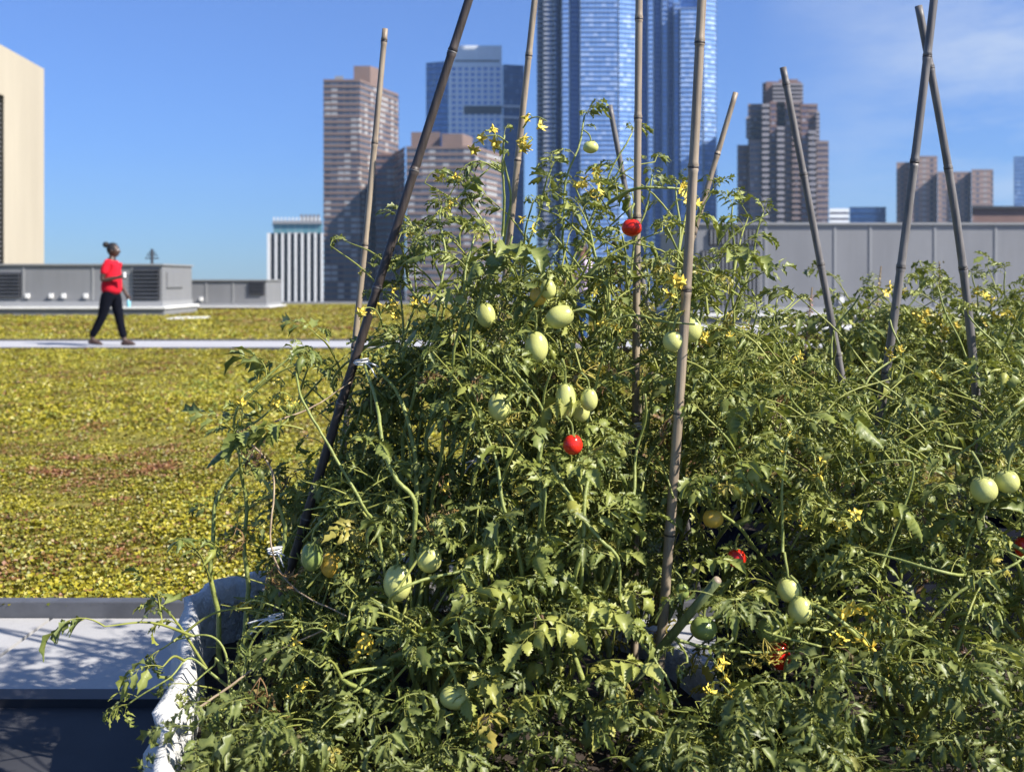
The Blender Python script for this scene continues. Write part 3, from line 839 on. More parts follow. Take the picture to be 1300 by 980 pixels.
# ------------------------------------------------------------------ canes
cane_defs = [ # (px, py, d) top, (px, py, d) bottom, width px, material, label, nodes (fraction), visible fraction
 ((489, 37, 2.75), (430, 600, 2.75), 8.5, 'cane', 'thin pale bamboo cane standing left of the dark leaning cane', .75),
 ((601, -18, 2.30), (366, 735, 2.36), 12.5, 'cane_dark', 'thick dark brown cane leaning from the left planter, tied with white string', .97),
 ((681, -20, 2.55), (600, 760, 2.7), 9, 'cane', 'slender tan cane beside the yellow flowers in front of the grid tower', .38),
 ((811.5, -20, 2.5), (807, 620, 2.5), 10.5, 'cane', 'straight upright tan cane passing beside the upper red tomato', .93),
 ((892, -20, 2.08), (845, 700, 2.12), 13.5, 'cane', 'thickest tan cane with a knuckle, in front of the blue tower', .94),
 ((774, 134, 3.0), (826, 420, 3.0), 8, 'cane_grey', 'short cane end poking up just left of the straight upright cane', .2),
 ((934, 118, 3.0), (842, 420, 3.0), 8, 'cane', 'cane end slanting up to the right behind the thickest cane', .3),
 ((994, 86, 3.1), (1082, 560, 3.1), 10, 'cane_grey', 'grey cane slanting before the stepped brown tower', .8),
 ((1188, -20, 2.6), (1096, 640, 2.6), 11.5, 'cane_grey', 'long grey cane crossing over the bent cane at the right', .84),
 ((1166, 8, 2.72), (1236, 660, 2.72), 11, 'cane_grey', 'bent knobbly grey cane under the long crossing cane at the right', .93),
]
canes = []
for i, (a, b_, wpx, m_, lab, vis) in enumerate(cane_defs):
    p0, p1_ = P(*b_), P(*a)
    r = np.random.default_rng(40+i)
    # carry the lower end on down into the planter
    p_low = p0+(p0-p1_)*max(0, (p0[2]-.2)/(p1_[2]-p0[2]))
    rad = wpx*.46/F*(a[2]+b_[2])/2
    L = np.linalg.norm(p1_-p_low); N = max(24, int(L/.03))
    t = np.linspace(0, 1, N)
    side = np.cross(p1_-p_low, [0, 1, 0]); side /= np.linalg.norm(side)
    bend = {1: .004, 4: -.008, 9: -.045, 8: -.012}.get(i, .006*r.normal())
    pts = p_low+(p1_-p_low)*t[:, None]+side*(np.sin(t*np.pi)*bend)[:, None]
    rr = np.full(N, rad)*(1.08-.14*t)
    step = .24+.05*r.random()
    nz = [s for s in np.arange(.13+.1*r.random(), L, step)]
    # add rings at nodes
    seg_t, seg_r = list(t), list(rr)
    for s in nz:
        for ds, k in ((-.012, 1.0), (-.004, 1.16), (0, .98), (.004, 1.2), (.011, 1.03)):
            q = (s+ds)/L
            if 0 < q < 1: seg_t.append(q); seg_r.append(np.interp(q, t, rr)*k)
    o_ = np.argsort(seg_t); st = np.array(seg_t)[o_]; sr = np.array(seg_r)[o_]
    px_ = np.stack([np.interp(st, t, pts[:, c_]) for c_ in range(3)], -1)
    loc = p_low.copy()
    V, Fq = tube(px_-loc, sr, 12)
    co_ = empty('bamboo_cane', loc)
    tag(co_, lab, 'cane', 'bamboo canes stuck in the planters')
    # main culm and the knuckles as parts
    obj('culm', mesh_from('culm', V, Fq, smooth=True), co_, M[m_])
    for s in nz:
        q = s/L
        c_ = np.array([np.interp(q, t, pts[:, k]) for k in range(3)])-loc; dv = (p1_-p_low)/L
        Vk, Fk = tube(np.array([c_-dv*.003, c_, c_+dv*.003]), np.interp(q, t, rr)*np.array([1.0, 1.22, 1.0]), 12, cap=False)
        obj('knuckle', mesh_from('knuckle', Vk, Fk), co_, M['cane_dark'] if m_ != 'cane_dark' else M['cane_grey'])
    # clear line of sight to the visible stretch
    for q in np.linspace(1, 0, 46):
        p = p0+(p1_-p0)*q; x_, y_, d_ = proj(p)
        if (1-q) <= vis and y_ > -30: KEEP.append((x_, y_, wpx*.35+3, d_-.01))
# strings
def string_tie(px, py, d, label, seed, w_=22):
    r = np.random.default_rng(seed); c = P(px, py, d); s = d/F
    o = empty('string_tie', c); tag(o, label, 'string')
    for k in range(3):
        th = np.linspace(0, 2*np.pi, 14)
        rx = (8+2*r.random())*s
        pts = np.stack([np.cos(th)*rx, np.sin(th)*rx*.8, (k-1)*.004+.003*np.sin(th+k)], -1)
        obj('loop', mesh_from('loop', *tube(pts, .0016, 5)), o, M['string'])
    for e in ((w_, -6), (w_*.9, -20)):
        pts = smooth_path([(0, -.006, 0), (e[0]*.5*s, -.012, e[1]*.2*s), (e[0]*s, -.01, e[1]*s)], 5)
        obj('loose_end', mesh_from('loose_end', *tube(pts, .0018, 5)), o, M['string'])
    KEEP.append((px+6, py+2, 10, d-.02))
string_tie(459, 459, 2.31, 'white string tied round the dark leaning cane', 1)
string_tie(349, 698, 2.2, 'white string knotted on the dry stem above the white sack', 2, 14)
string_tie(612, 583, 2.35, 'white string tied low on the slender tan cane among leaves', 3, -28)
string_tie(808, 540, 2.47, 'white string round the straight upright cane halfway down', 4, 14)
string_tie(350, 783, 2.15, 'loose pale string strip lying over the rim of the white sack', 5, -34)

# ------------------------------------------------------------------ planters: white sacks with soil
def fabric():
    m, nt, b, o = mat('white_sackcloth')
    n1 = noise(nt, 14, 6, .6); n2 = noise(nt, 4, 3, .5)
    c = ramp(nt, n2, [(.3, (.46, .46, .45)), (.7, (.6, .6, .59))])
    nt.links.new(c, b.inputs['Base Color']); b.inputs['Roughness'].default_value = .75
    bump(nt, b, n1, 1.0, .03)
    return m
M['fabric'] = fabric()
M['fabric_shade'] = simple('shade_coloured_sackcloth', (.008, .01, .018), .95, .2, 12, bmp=.5, spec=.1)  # near-black cloth colour stands in for deep shade on these sacks
M['pot_soil'] = simple('potting_soil', (.05, .035, .025), .95, .3, 30, bmp=.8, c2=(.02, .014, .01))
def sack(cx, cy, hx, hy, h, label, seed, kind_=''):
    r = np.random.default_rng(seed)
    o = empty('planter_sack', (cx, cy, 0)); tag(o, label, 'planter', 'sack planters in rows' if kind_ else None)
    n = 96; th = np.arange(n)*2*np.pi/n
    def prof(k, z, wob):
        e = 2/4.2
        c, s = np.cos(th), np.sin(th)
        x = np.sign(c)*np.abs(c)**e*hx*k; y = np.sign(s)*np.abs(s)**e*hy*k
        ph = wob*(.5*np.sin(th*7+seed)+.35*np.sin(th*17+z*9)+.3*np.sin(th*31+z*22+seed)+.4*np.sin(th*37+z*40)*np.sin(th*9+z*14)+.3*np.sin(th*61-z*50))
        sl_ = 0 if kind_ else .21
        return np.stack([x*(1+ph), y*(1+ph), np.full(n, z)*(1-sl_*2.2*np.clip(x/hx, 0, 1))+.35*wob*np.sin(th*5+seed)], -1)
    rows = [prof(.86, 0, .0), prof(.97, .03, .015), prof(1.03, .12, .03), prof(1.0, .2, .04), prof(1.02, h*.75, .035), prof(.99, h-.02, .03), prof(.975, h+.018, .03),
            prof(.95, h+.022, .03), prof(.925, h, .03), prof(.91, h-.04, .035), prof(.9, h-.2, .03)]
    V = np.concatenate(rows); m_ = len(rows)
    i = np.arange(m_-1)[:, None]*n; j = np.arange(n)[None]; j2 = (j+1) % n
    Fq = np.stack([i+j, i+j2, i+n+j2, i+n+j], -1).reshape(-1, 4)
    obj('sack', mesh_from('sack', V, Fq), o, M['fabric_shade'] if kind_ else M['fabric'])
    # soil
    mb = MB(); rr = [0.001, .3, .6, .9, .93]
    R_ = [prof(k, h-.15+.02*math.sin(k*9), .02) for k in rr]
    V = np.concatenate(R_); i = np.arange(len(rr)-1)[:, None]*n
    Fq = np.stack([i+j, i+j2, i+n+j2, i+n+j], -1).reshape(-1, 4)
    obj('soil', mesh_from('soil', V, Fq), o, M['pot_soil'])
    return o
sack(-.10, 2.24, .635, .76, .34, 'white sack planter at the left end with its rim showing beside the paving', 1).rotation_euler = (0, 0, R(13))
sack(1.14, 2.26, .6, .7, .26, 'sack planter coloured dark navy for deep shade under the lower right tomato plants', 2, 'dark')
sack(2.42, 2.26, .6, .7, .26, 'sack planter coloured dark for shade, beyond the right end of the front tomato row', 4, 'dark')
sack(1.35, 3.95, .7, .42, .26, 'sack planter coloured dark for shade, behind the crossed canes, under the rear tomato plants', 3, 'dark')
sack(2.75, 3.95, .6, .42, .26, 'rear sack planter coloured dark for shade, at the far right end', 5, 'dark')

# ------------------------------------------------------------------ tomatoes and flowers (shared meshes)
def fruit_mesh(name, ell, seed, m_):
    r = np.random.default_rng(seed); nu, nv = 24, 14
    V = []
    for j in range(nv+1):
        ph = np.pi*j/nv
        for i in range(nu):
            th = 2*np.pi*i/nu
            rr = math.sin(ph)*(1+.018*math.cos(3*th+seed)+.012*math.cos(5*th))
            z = math.cos(ph)*ell
            if j < 3: z -= .09*(3-j)/3*ell
            rr *= 1+.06*math.sin(ph*1.0)*(-math.cos(ph))
            V.append((rr*math.cos(th), rr*math.sin(th), z))
    V = np.array(V); i = np.arange(nv)[:, None]*nu; j = np.arange(nu)[None]; j2 = (j+1) % nu
    Fq = np.stack([i+j, i+nu+j, i+nu+j2, i+j2], -1).reshape(-1, 4)
    me = mesh_from(name, V, Fq); me.materials.append(m_); return me
def calyx_mesh(name, ell, seed, m_):
    r = np.random.default_rng(seed); mb = MB()
    for k in range(5):
        a = 2*np.pi*k/5+r.normal()*.15; L = .5+.35*r.random()
        rows = []
        for q, t in enumerate(np.linspace(0, 1, 5)):
            wv = .13*math.sin(math.pi*(.25+.72*t)); rad = L*t
            z = ell*.9+.05-.18*t*t*(1 if r.random() < .7 else -.8)
            c, s = math.cos(a), math.sin(a)
            rows += [(c*rad-s*wv, s*rad+c*wv, z), (c*rad, s*rad, z-.03), (c*rad+s*wv, s*rad-c*wv, z)]
        Fq = [(3*q+p, 3*q+p+1, 3*q+p+4, 3*q+p+3) for q in range(4) for p in range(2)]
        mb.add(np.array(rows), Fq)
    pts = smooth_path([(0, 0, ell*.85), (.05, 0, ell+.5), (.3, .1, ell+1.1), (.9, .2, ell+1.7)], 4)
    mb.add(*tube(pts, np.linspace(.1, .13, len(pts)), 6))
    me = mb.mesh(name, smooth=True); me.materials.append(m_); return me
FM_ = {}
for kk in ('pale', 'red', 'orange', 'green'):
    for nm_, e_ in (('r', 1.0), ('o', 1.32)):
        FM_[kk+nm_] = (fruit_mesh('tomato', e_, 5, M[kk]), calyx_mesh('calyx', e_, 7, M['stem']))

def flower_mesh(seed):
    r = np.random.default_rng(seed); mb = MB(); ms = MB()
    for k in range(5+(seed % 2)):
        a = 2*np.pi*k/5.3+r.normal()*.12; rows = []
        back = .1+.5*r.random()
        for q, t in enumerate(np.linspace(0, 1, 6)):
            wv = .0042*math.sin(math.pi*(.2+.78*t)); rad = .015*t*(1-.15*back); z = -.002-.012*back*t*t
            c, s = math.cos(a), math.sin(a)
            rows += [(c*rad-s*wv, s*rad+c*wv, z+.001), (c*rad, s*rad, z-.0008), (c*rad+s*wv, s*rad-c*wv, z+.001)]
        mb.add(np.array(rows), [(3*q+p, 3*q+p+1, 3*q+p+4, 3*q+p+3) for q in range(5) for p in range(2)])
    mb.add(*tube([(0, 0, -.001), (0, 0, .005), (0, 0, .011)], [.0028, .0032, .0008], 6))
    return mb
def truss_mesh(name, seed, n):
    """petals (slot 0) and green stalks (slot 1) in one cluster mesh each; returned separately"""
    r = np.random.default_rng(seed); pet = []; st = MB()
    axis = smooth_path([(0, 0, 0), (.02, .004, .018), (.045, .01, .02), (.07, .012, .008)], 5)
    st.add(*tube(axis, np.linspace(.0022, .0012, len(axis)), 5))
    for i in range(n):
        q = axis[int((i+1)/n*(len(axis)-1))]
        d_ = np.array([r.normal()*.6+.3, r.normal()*.8-.3, -.5+r.normal()*.5]); d_ /= np.linalg.norm(d_)
        e = q+d_*.02+np.array([0, 0, -.004])
        st.add(*tube(smooth_path([q, q+d_*.008+np.array([0, 0, .006]), e], 3), .0011, 4))
        f = flower_mesh(seed*7+i); Rm = rot_frame(d_)[:, [1, 2, 0]]
        k = 1.15 if r.random() < .75 else .6
        for V, Fq in zip(f.V, f.F): pass
        Vf = np.concatenate(f.V)*k; Ff = np.concatenate(f.F)
        fl_ = mesh_from('flower', e+Vf@Rm.T, Ff); fl_.materials.append(M['petal']); pet.append(fl_)
        # sepals
        for s in range(4):
            a = s*1.57+r.random(); dd_ = Rm@np.array([math.cos(a), math.sin(a), -.5])
            st.add(*tube(np.array([e, e+dd_*.012]), [.0016, .0004], 3, cap=False))
    b = st.mesh(name, smooth=True); b.materials.append(M['stem'])
    return pet, b
TR = [truss_mesh('flower_cluster', 60+i, (2, 3, 4, 3, 5, 2)[i]) for i in range(6)]

# ------------------------------------------------------------------ tomato plants
def plant(name, base, label):
    o = empty('tomato_plant', (0, 0, 0)); tag(o, label, 'tomato plant', 'tomato plants in the sack planters')
    o['_b'] = 0; del o['_b']
    return dict(o=o, base=np.array(base, float), L=Leaves(), side=MB(), stems=[], fl=0, name=name)
plants = []
def PL(bx, by, label, z=.27):
    p = plant('x', (bx, by, z), label); plants.append(p); return p

def side_leaf(pl, pos, dirv, size, r, kind='m', dry=0.0, tint=None, keep=True):
    if keep and hidden(pos+dirv*size*.35, size*.55): return
    k = {'h': len(TH), 'm': len(TM), 'd': len(TD), 'b': 8}[kind]
    if tint is None: tint = float(np.clip(.42+r.normal()*.27, 0, 1))
    pl['L'].add(kind, int(r.integers(0, k)), pos, dirv, r.normal()*.45, size, tint, dry)

def grow(pl, tip, wob=.06, rad=.006, leaf=(.09, .2), from_=.25, mids=None, dens=1.0, seed=0, hero='h', shoots=.35, stem_mat='stem', base=None, part=True):
    """one main stem from the planter to a tip, with alternate leaves and side shoots"""
    r = np.random.default_rng(1000+seed)
    b0 = pl['base']+np.append(r.normal(size=2)*.03, 0) if base is None else np.asarray(base, float)
    tip = np.asarray(tip, float)
    if mids is None:
        m1 = b0*.6+tip*.4+np.array([r.normal()*wob, r.normal()*wob, .10]); m2 = b0*.25+tip*.75+np.array([r.normal()*wob, r.normal()*wob, .06])
        ctrl = [b0, m1, m2, tip]
    else: ctrl = [b0]+[np.asarray(m) for m in mids]+[tip]
    pts = smooth_path(ctrl, 9); n = len(pts)
    seg = np.linalg.norm(np.diff(pts, axis=0), axis=1); cum = np.concatenate([[0], np.cumsum(seg)]); L = cum[-1]
    pts = pts+np.stack([np.sin(cum*37+seed)*.004, np.cos(cum*29+seed)*.004, cum*0], -1)
    rr = rad*(1.1-.75*(cum/L))
    V, Fq = tube(pts, np.maximum(rr, .0016), 7)
    if part: obj('stem', mesh_from('stem', V, Fq), pl['o'], M[stem_mat])
    else: pl['side'].add(V, Fq)
    s = L*from_; az = r.random()*6.28
    while s < L:
        f = s/L
        p = np.array([np.interp(s, cum, pts[:, k]) for k in range(3)])
        tv = np.array([np.interp(min(s+.02, L), cum, pts[:, k]) for k in range(3)])-np.array([np.interp(max(s-.02, 0), cum, pts[:, k]) for k in range(3)])
        tv /= np.linalg.norm(tv)+1e-9
        az += 2.4+r.normal()*.4
        rad_v = np.array([math.cos(az), math.sin(az), .0])
        dv = rad_v*(1.0)+np.array([0, 0, .35])+tv*.35; dv /= np.linalg.norm(dv)
        sz = leaf[0]+(leaf[1]-leaf[0])*(1-f)**.6*(.6+.6*r.random())
        dry = 0.0
        u = r.random()
        if u < .05+.10*(1-f): dry = .1+.25*r.random()
        if u < .03+.05*(1-f): dry = .6+.4*r.random()
        side_leaf(pl, p, dv, sz, r, 'd' if dry > .5 else (hero if r.random() < .75 else 'm'), dry)
        if r.random() < shoots*dens and f < .92:
            d2 = rad_v*.9+np.array([0, 0, .5])+tv*.4; d2 /= np.linalg.norm(d2)
            sl_ = (.08+.2*r.random())
            q1 = p+d2*sl_*.5+np.array([0, 0, .01]); q2 = p+d2*sl_+np.array([0, 0, -.03*r.random()])
            if not hidden(q2, .05):
                sp2 = smooth_path([p, q1, q2], 4)
                pl['side'].add(*tube(sp2, np.linspace(.0032, .0014, len(sp2)), 5))
                for q, pp in ((.4, sp2[3]), (.7, sp2[5]), (1, sp2[-1])):
                    a2 = r.random()*6.28; dv2 = np.array([math.cos(a2), math.sin(a2), .2])*.9+d2*.6
                    side_leaf(pl, pp, dv2/np.linalg.norm(dv2), (.06+.1*r.random()), r, 'h' if hero == 'h' and r.random() < .4 else 'm')
        s += (.045+.03*r.random())/dens
    # tip tuft
    tv = pts[-1]-pts[-3]; tv /= np.linalg.norm(tv)
    for k in range(4):
        a2 = r.random()*6.28; dv2 = tv*1.0+np.array([math.cos(a2), math.sin(a2), .1])*.7
        side_leaf(pl, pts[-1], dv2/np.linalg.norm(dv2), .035+.05*r.random(), r, 'm', tint=.7)
    return pts

def cluster(pl, px, py, d, k=None, s=1.0):
    r = np.random.default_rng(int(px*3+py*7))
    k = int(r.integers(0, 6)) if k is None else k
    a, b = TR[k]
    o = obj('flower_cluster', b, pl['o']); o.location = P(px, py, d); o.rotation_euler = (r.normal()*.3, r.normal()*.3, r.random()*6.28); o.scale = (s*.84,)*3
    for fm_ in a: obj('flower', fm_, o)
    KEEP.append((px, py, 6, d-.01)); pl['fl'] += 1

def tomato(pl, px, py, wpx, hpx, d, kind, label=None, tilt=(0, 0), clear=True):
    rad = wpx/2/F*d; e = hpx/wpx
    key = kind+('o' if e > 1.12 else 'r'); base = 1.32 if e > 1.12 else 1.0
    a, b = FM_[key]
    o = obj('tomato', a, pl['o']); o.location = P(px, py, d); o.scale = (rad, rad, rad*e/base)
    r = np.random.default_rng(int(px+py)); o.rotation_euler = (R(tilt[1])+r.normal()*.08, R(tilt[0]), r.random()*6.28 if not tilt[0] else 0)
    if label: o['label'] = label
    obj('calyx', b, o)
    if clear: KEEP.append((px, py, wpx*.33, d-rad))

pA = PL(-.62, 2.30, 'tomato plant at the left end, its stems hanging over the white sack rim')
pB = PL(-.42, 2.50, 'tomato plant around the tied dark cane, carrying two pale tomatoes below')
pC = PL(-.22, 2.35, 'tomato plant with a high spray of yellow flowers before the brown towers')
pD = PL(.05, 2.62, 'tallest tomato plant, its top before the huge blue tower')
pE = PL(.22, 2.40, 'tomato plant bearing the bright red tomato highest up beside the upright cane')
pF = PL(.38, 2.66, 'tomato plant spilling right of the thickest cane toward the grey enclosure')
pG = PL(.10, 2.08, 'low tomato plant bearing the red tomato in the middle of the garden')
pH = PL(.70, 2.30, 'tomato plant right of the thickest cane with a hidden red tomato')
pI = PL(.95, 2.62, 'tomato plant growing round the long grey cane at the right')
pJ = PL(1.18, 2.25, 'tomato plant with the pair of pale tomatoes at lower right')
pK = PL(1.42, 2.55, 'tomato plant round the bent cane with two pale tomatoes near the right edge')
pN = PL(-.55, 2.05, 'small tomato plant reaching left low over the paving')
pO = PL(-.18, 2.03, 'low tomato plant at bottom centre with broad pale leaves')
pQ = PL(.80, 2.02, 'dark shaded tomato plant along the bottom right')
pR = PL(1.25, 3.85, 'blurred rear tomato plant before the grey enclosure')
pS = PL(1.75, 3.95, 'blurred rear tomato plant at the far right edge')
pT = PL(.85, 3.8, 'blurred rear tomato plant just right of the thickest cane')
pU = PL(1.75, 2.4, 'tomato plant at the right end, partly cut by the picture edge')

# tomatoes  (photo column, row, width, height, depth)
tomato(pE, 802, 289, 26, 23, 2.36, 'red', 'bright red ripe tomato highest on the plants')
tomato(pG, 727, 564, 25, 27, 1.98, 'red', 'bright red ripe tomato in the middle')
tomato(pH, 935, 708, 24, 24, 2.05, 'red', 'red tomato half hidden by leaves')
tomato(pU, 1299, 694, 22, 28, 2.1, 'red', 'red tomato cut by the right edge')
tomato(pQ, 990, 832, 26, 36, 2.02, 'red', 'dark red tomato in deep shade')
tomato(pE, 711, 402, 29, 38, 2.12, 'pale', 'large pale green tomato lying sideways', tilt=(68, 0))
tomato(pE, 696, 367, 20, 26, 2.15, 'pale')
tomato(pE, 683, 377, 22, 26, 2.17, 'orange', 'yellow orange tomato turning ripe')
tomato(pE, 681, 440, 30, 42, 2.12, 'pale')
tomato(pG, 634, 516, 30, 37, 2.03, 'pale', 'round pale green tomato with bright highlight')
tomato(pG, 718, 508, 26, 46, 2.03, 'pale'); tomato(pG, 748, 507, 22, 30, 2.03, 'pale'); tomato(pG, 738, 522, 22, 28, 2.07, 'pale')
tomato(pE, 854, 433, 25, 27, 2.02, 'pale'); tomato(pE, 877, 418, 28, 34, 2.2, 'pale')
tomato(pB, 505, 739, 36, 48, 1.98, 'pale', 'large oval pale green tomato'); tomato(pB, 545, 709, 32, 35, 2.0, 'pale', 'pale green tomato with long calyx over it')
tomato(pO, 578, 884, 40, 30, 1.88, 'pale')
tomato(pJ, 1001, 748, 30, 32, 1.98, 'pale'); tomato(pJ, 1016, 773, 30, 35, 1.96, 'pale')
tomato(pK, 1249, 621, 33, 34, 2.0, 'pale'); tomato(pK, 1279, 611, 30, 30, 2.03, 'pale')
tomato(pD, 750, 187, 20, 16, 2.45, 'pale', 'small pale fruit at the top of the plant')
tomato(pD, 757, 225, 7, 9, 2.4, 'green')
tomato(pH, 905, 658, 26, 24, 2.1, 'orange', 'dull yellow tomato in the shade'); tomato(pA, 396, 706, 28, 38, 2.1, 'green'); tomato(pA, 420, 716, 26, 34, 2.13, 'orange')
tomato(pG, 652, 806, 26, 22, 2.0, 'green'); tomato(pH, 893, 797, 34, 30, 2.02, 'green'); tomato(pH, 866, 750, 18, 22, 2.04, 'green')
tomato(pJ, 980, 800, 40, 34, 2.05, 'green')
tomato(pE, 617, 400, 24, 32, 2.2, 'pale')

# flowers
for (pl, px, py, d, s) in [
 (pC, 616, 166, 2.2, 1.0), (pC, 645, 182, 2.2, 1.15), (pC, 664, 163, 2.2, 1.1), (pC, 668, 186, 2.22, 1.1), (pC, 577, 236, 2.2, 1.0), (pC, 566, 262, 2.25, .6),
 (pC, 655, 286, 2.22, .9), (pE, 735, 239, 2.3, 1.1), (pE, 764, 226, 2.3, 1.0), (pE, 728, 235, 2.28, .9), (pF, 868, 249, 2.3, 1.1), (pF, 872, 258, 2.3, 1.0),
 (pF, 851, 347, 2.05, 1.3), (pB, 490, 392, 2.35, 1.2), (pB, 508, 380, 2.35, 1.3), (pB, 520, 388, 2.4, 1.0), (pB, 484, 405, 2.3, 1.0), (pA, 342, 512, 2.2, 1.1), (pA, 330, 500, 2.2, .9), (pA, 362, 488, 2.3, .8),
 (pN, 420, 806, 1.95, 1.0), (pO, 460, 830, 1.92, 1.3), (pO, 475, 840, 1.92, 1.0), (pN, 400, 870, 1.9, .8), (pH, 1017, 560, 2.0, 1.1), (pH, 1021, 580, 2.0, 1.1),
 (pJ, 1062, 778, 1.95, 1.3), (pJ, 1066, 806, 1.95, 1.3), (pJ, 1130, 812, 1.95, 1.2), (pJ, 1065, 670, 2.0, 1.0), (pJ, 1130, 708, 2.1, 1.0), (pQ, 895, 845, 1.92, 1.1), (pQ, 905, 875, 1.92, 1.2), (pQ, 1092, 880, 1.95, 1.1),
 (pR, 1146, 366, 3.3, 1.3), (pR, 1180, 408, 3.3, 1.3), (pS, 1290, 396, 3.3, 1.4), (pS, 1264, 376, 3.4, 1.4), (pS, 1200, 420, 3.3, 1.2), (pT, 930, 400, 3.0, 1.2), (pF, 905, 425, 2.4, 1.0), (pF, 885, 430, 2.3, 1.0),
 (pG, 762, 412, 2.1, .7), (pK, 1230, 470, 2.2, 1.1), (pK, 1200, 690, 2.1, .9), (pI, 1130, 450, 2.4, .9), (pI, 1000, 470, 2.4, 1.0), (pF, 940, 540, 2.1, 1.1), (pG, 560, 620, 2.1, .6), (pE, 760, 370, 2.2, .7), (pB, 470, 345, 2.4, .5), (pC, 540, 300, 2.3, .7), (pI, 1180, 515, 2.4, 1.0), (pK, 1270, 520, 2.3, 1.0), (pH, 985, 655, 2.1, .9)]:
    cluster(pl, px, py, d, s=s)

for q in ((262, 765, 15), (300, 735, 12), (240, 800, 12), (275, 790, 16), (248, 840, 14), (270, 825, 14), (322, 716, 8)): KEEP.append((*q, 2.9))
for q in ((745, 385, 5), (745, 397, 5), (745, 410, 5), (745, 424, 5), (745, 437, 5), (737, 328, 8), (740, 343, 6)): KEEP.append((*q, 3.4))
sid = 0
def G(pl, *tips, **kw):
    global sid
    for t in tips:
        sid += 1
        grow(pl, P(*t), seed=sid, **kw)
G(pA, (372, 452, 2.25), (345, 520, 2.2), (388, 470, 2.4), dens=.75, leaf=(.05, .12))
G(pB, (440, 455, 2.4), (500, 345, 2.45), (478, 380, 2.5), (530, 330, 2.4), (520, 420, 2.3), (470, 480, 2.25), dens=1.0, leaf=(.05, .13))
G(pC, (560, 262, 2.35), (590, 236, 2.5), (620, 215, 2.45), (545, 300, 2.3), (600, 300, 2.15), (650, 300, 2.2), (610, 360, 2.1), leaf=(.06, .15))
G(pC, (640, 172, 2.22), from_=.45, leaf=(.05, .13), dens=.8, shoots=.2)
G(pD, (744, 148, 2.5), from_=.5, dens=.9, leaf=(.04, .1), shoots=.25)
G(pD, (700, 215, 2.5), (790, 205, 2.55), (770, 240, 2.6), (675, 260, 2.4), (800, 170, 2.6), (730, 230, 2.6), leaf=(.05, .13))
G(pE, (830, 222, 2.4), (860, 240, 2.3), (790, 300, 2.2), (750, 330, 2.1), (700, 350, 2.1), (845, 290, 2.2), (740, 270, 2.35), (705, 300, 2.3), leaf=(.06, .15))
G(pF, (905, 240, 2.55), (930, 262, 2.5), (968, 270, 2.6), (945, 330, 2.4), (985, 380, 2.6), (915, 330, 2.3), (960, 400, 2.3), (1008, 380, 2.8), leaf=(.05, .13), dens=.85)
G(pG, (640, 450, 2.0), (700, 470, 2.0), (780, 430, 2.05), (600, 500, 1.98), (690, 620, 1.9), (770, 560, 1.98), (820, 500, 2.05), leaf=(.07, .16))
G(pH, (940, 470, 2.1), (1000, 500, 2.1), (890, 520, 2.05), (960, 560, 2.0), (1040, 520, 2.15), (900, 620, 1.95), (1010, 450, 2.4), leaf=(.06, .15))
G(pI, (1060, 420, 2.6), (1090, 375, 2.7), (1130, 400, 2.6), (1040, 470, 2.4), (1110, 480, 2.3), (1150, 440, 2.5), leaf=(.05, .13))
G(pJ, (1080, 580, 2.1), (1120, 560, 2.1), (1040, 640, 2.0), (1150, 620, 2.05), (1180, 560, 2.2), (1100, 700, 1.95), leaf=(.06, .14))
G(pK, (1190, 365, 2.7), (1230, 400, 2.5), (1270, 470, 2.3), (1200, 480, 2.3), (1290, 420, 2.5), (1240, 540, 2.15), leaf=(.05, .13))
G(pU, (1300, 530, 2.2), (1330, 450, 2.4), (1290, 600, 2.1), (1350, 600, 2.1), (1280, 700, 2.0), leaf=(.06, .14))
G(pN, (200, 825, 2.1), from_=.35, dens=1.2, leaf=(.05, .09), shoots=.3, rad=.003, wob=.02)
G(pN, (235, 875, 1.98), (410, 790, 1.98), (165, 893, 1.98), rad=.0032, wob=.02, dens=1.1, leaf=(.05, .1))
G(pO, (600, 720, 1.92), (520, 820, 1.9), (660, 760, 1.88), (720, 780, 1.88), (560, 660, 1.95), (800, 800, 1.9), (450, 880, 1.88), leaf=(.07, .15))
G(pQ, (920, 760, 1.95), (1040, 820, 1.92), (1120, 780, 1.95), (1000, 880, 1.9), (870, 840, 1.88), (1200, 820, 1.95), (1240, 760, 2.0), leaf=(.06, .14))
G(pR, (1080, 400, 3.4), (1110, 365, 3.6), (1150, 352, 3.5), (1185, 350, 3.5), (1130, 395, 3.3), (1160, 420, 3.3), (1060, 420, 3.4), hero='m', leaf=(.07, .16))
G(pS, (1200, 372, 3.5), (1235, 350, 3.5), (1275, 345, 3.4), (1310, 360, 3.5), (1250, 390, 3.3), (1290, 400, 3.3), (1220, 420, 3.3), hero='m', leaf=(.07, .16))
G(pT, (935, 420, 3.3), (985, 410, 3.3), (1020, 425, 3.4), (960, 440, 3.2), (1000, 450, 3.2), hero='m', leaf=(.07, .15))

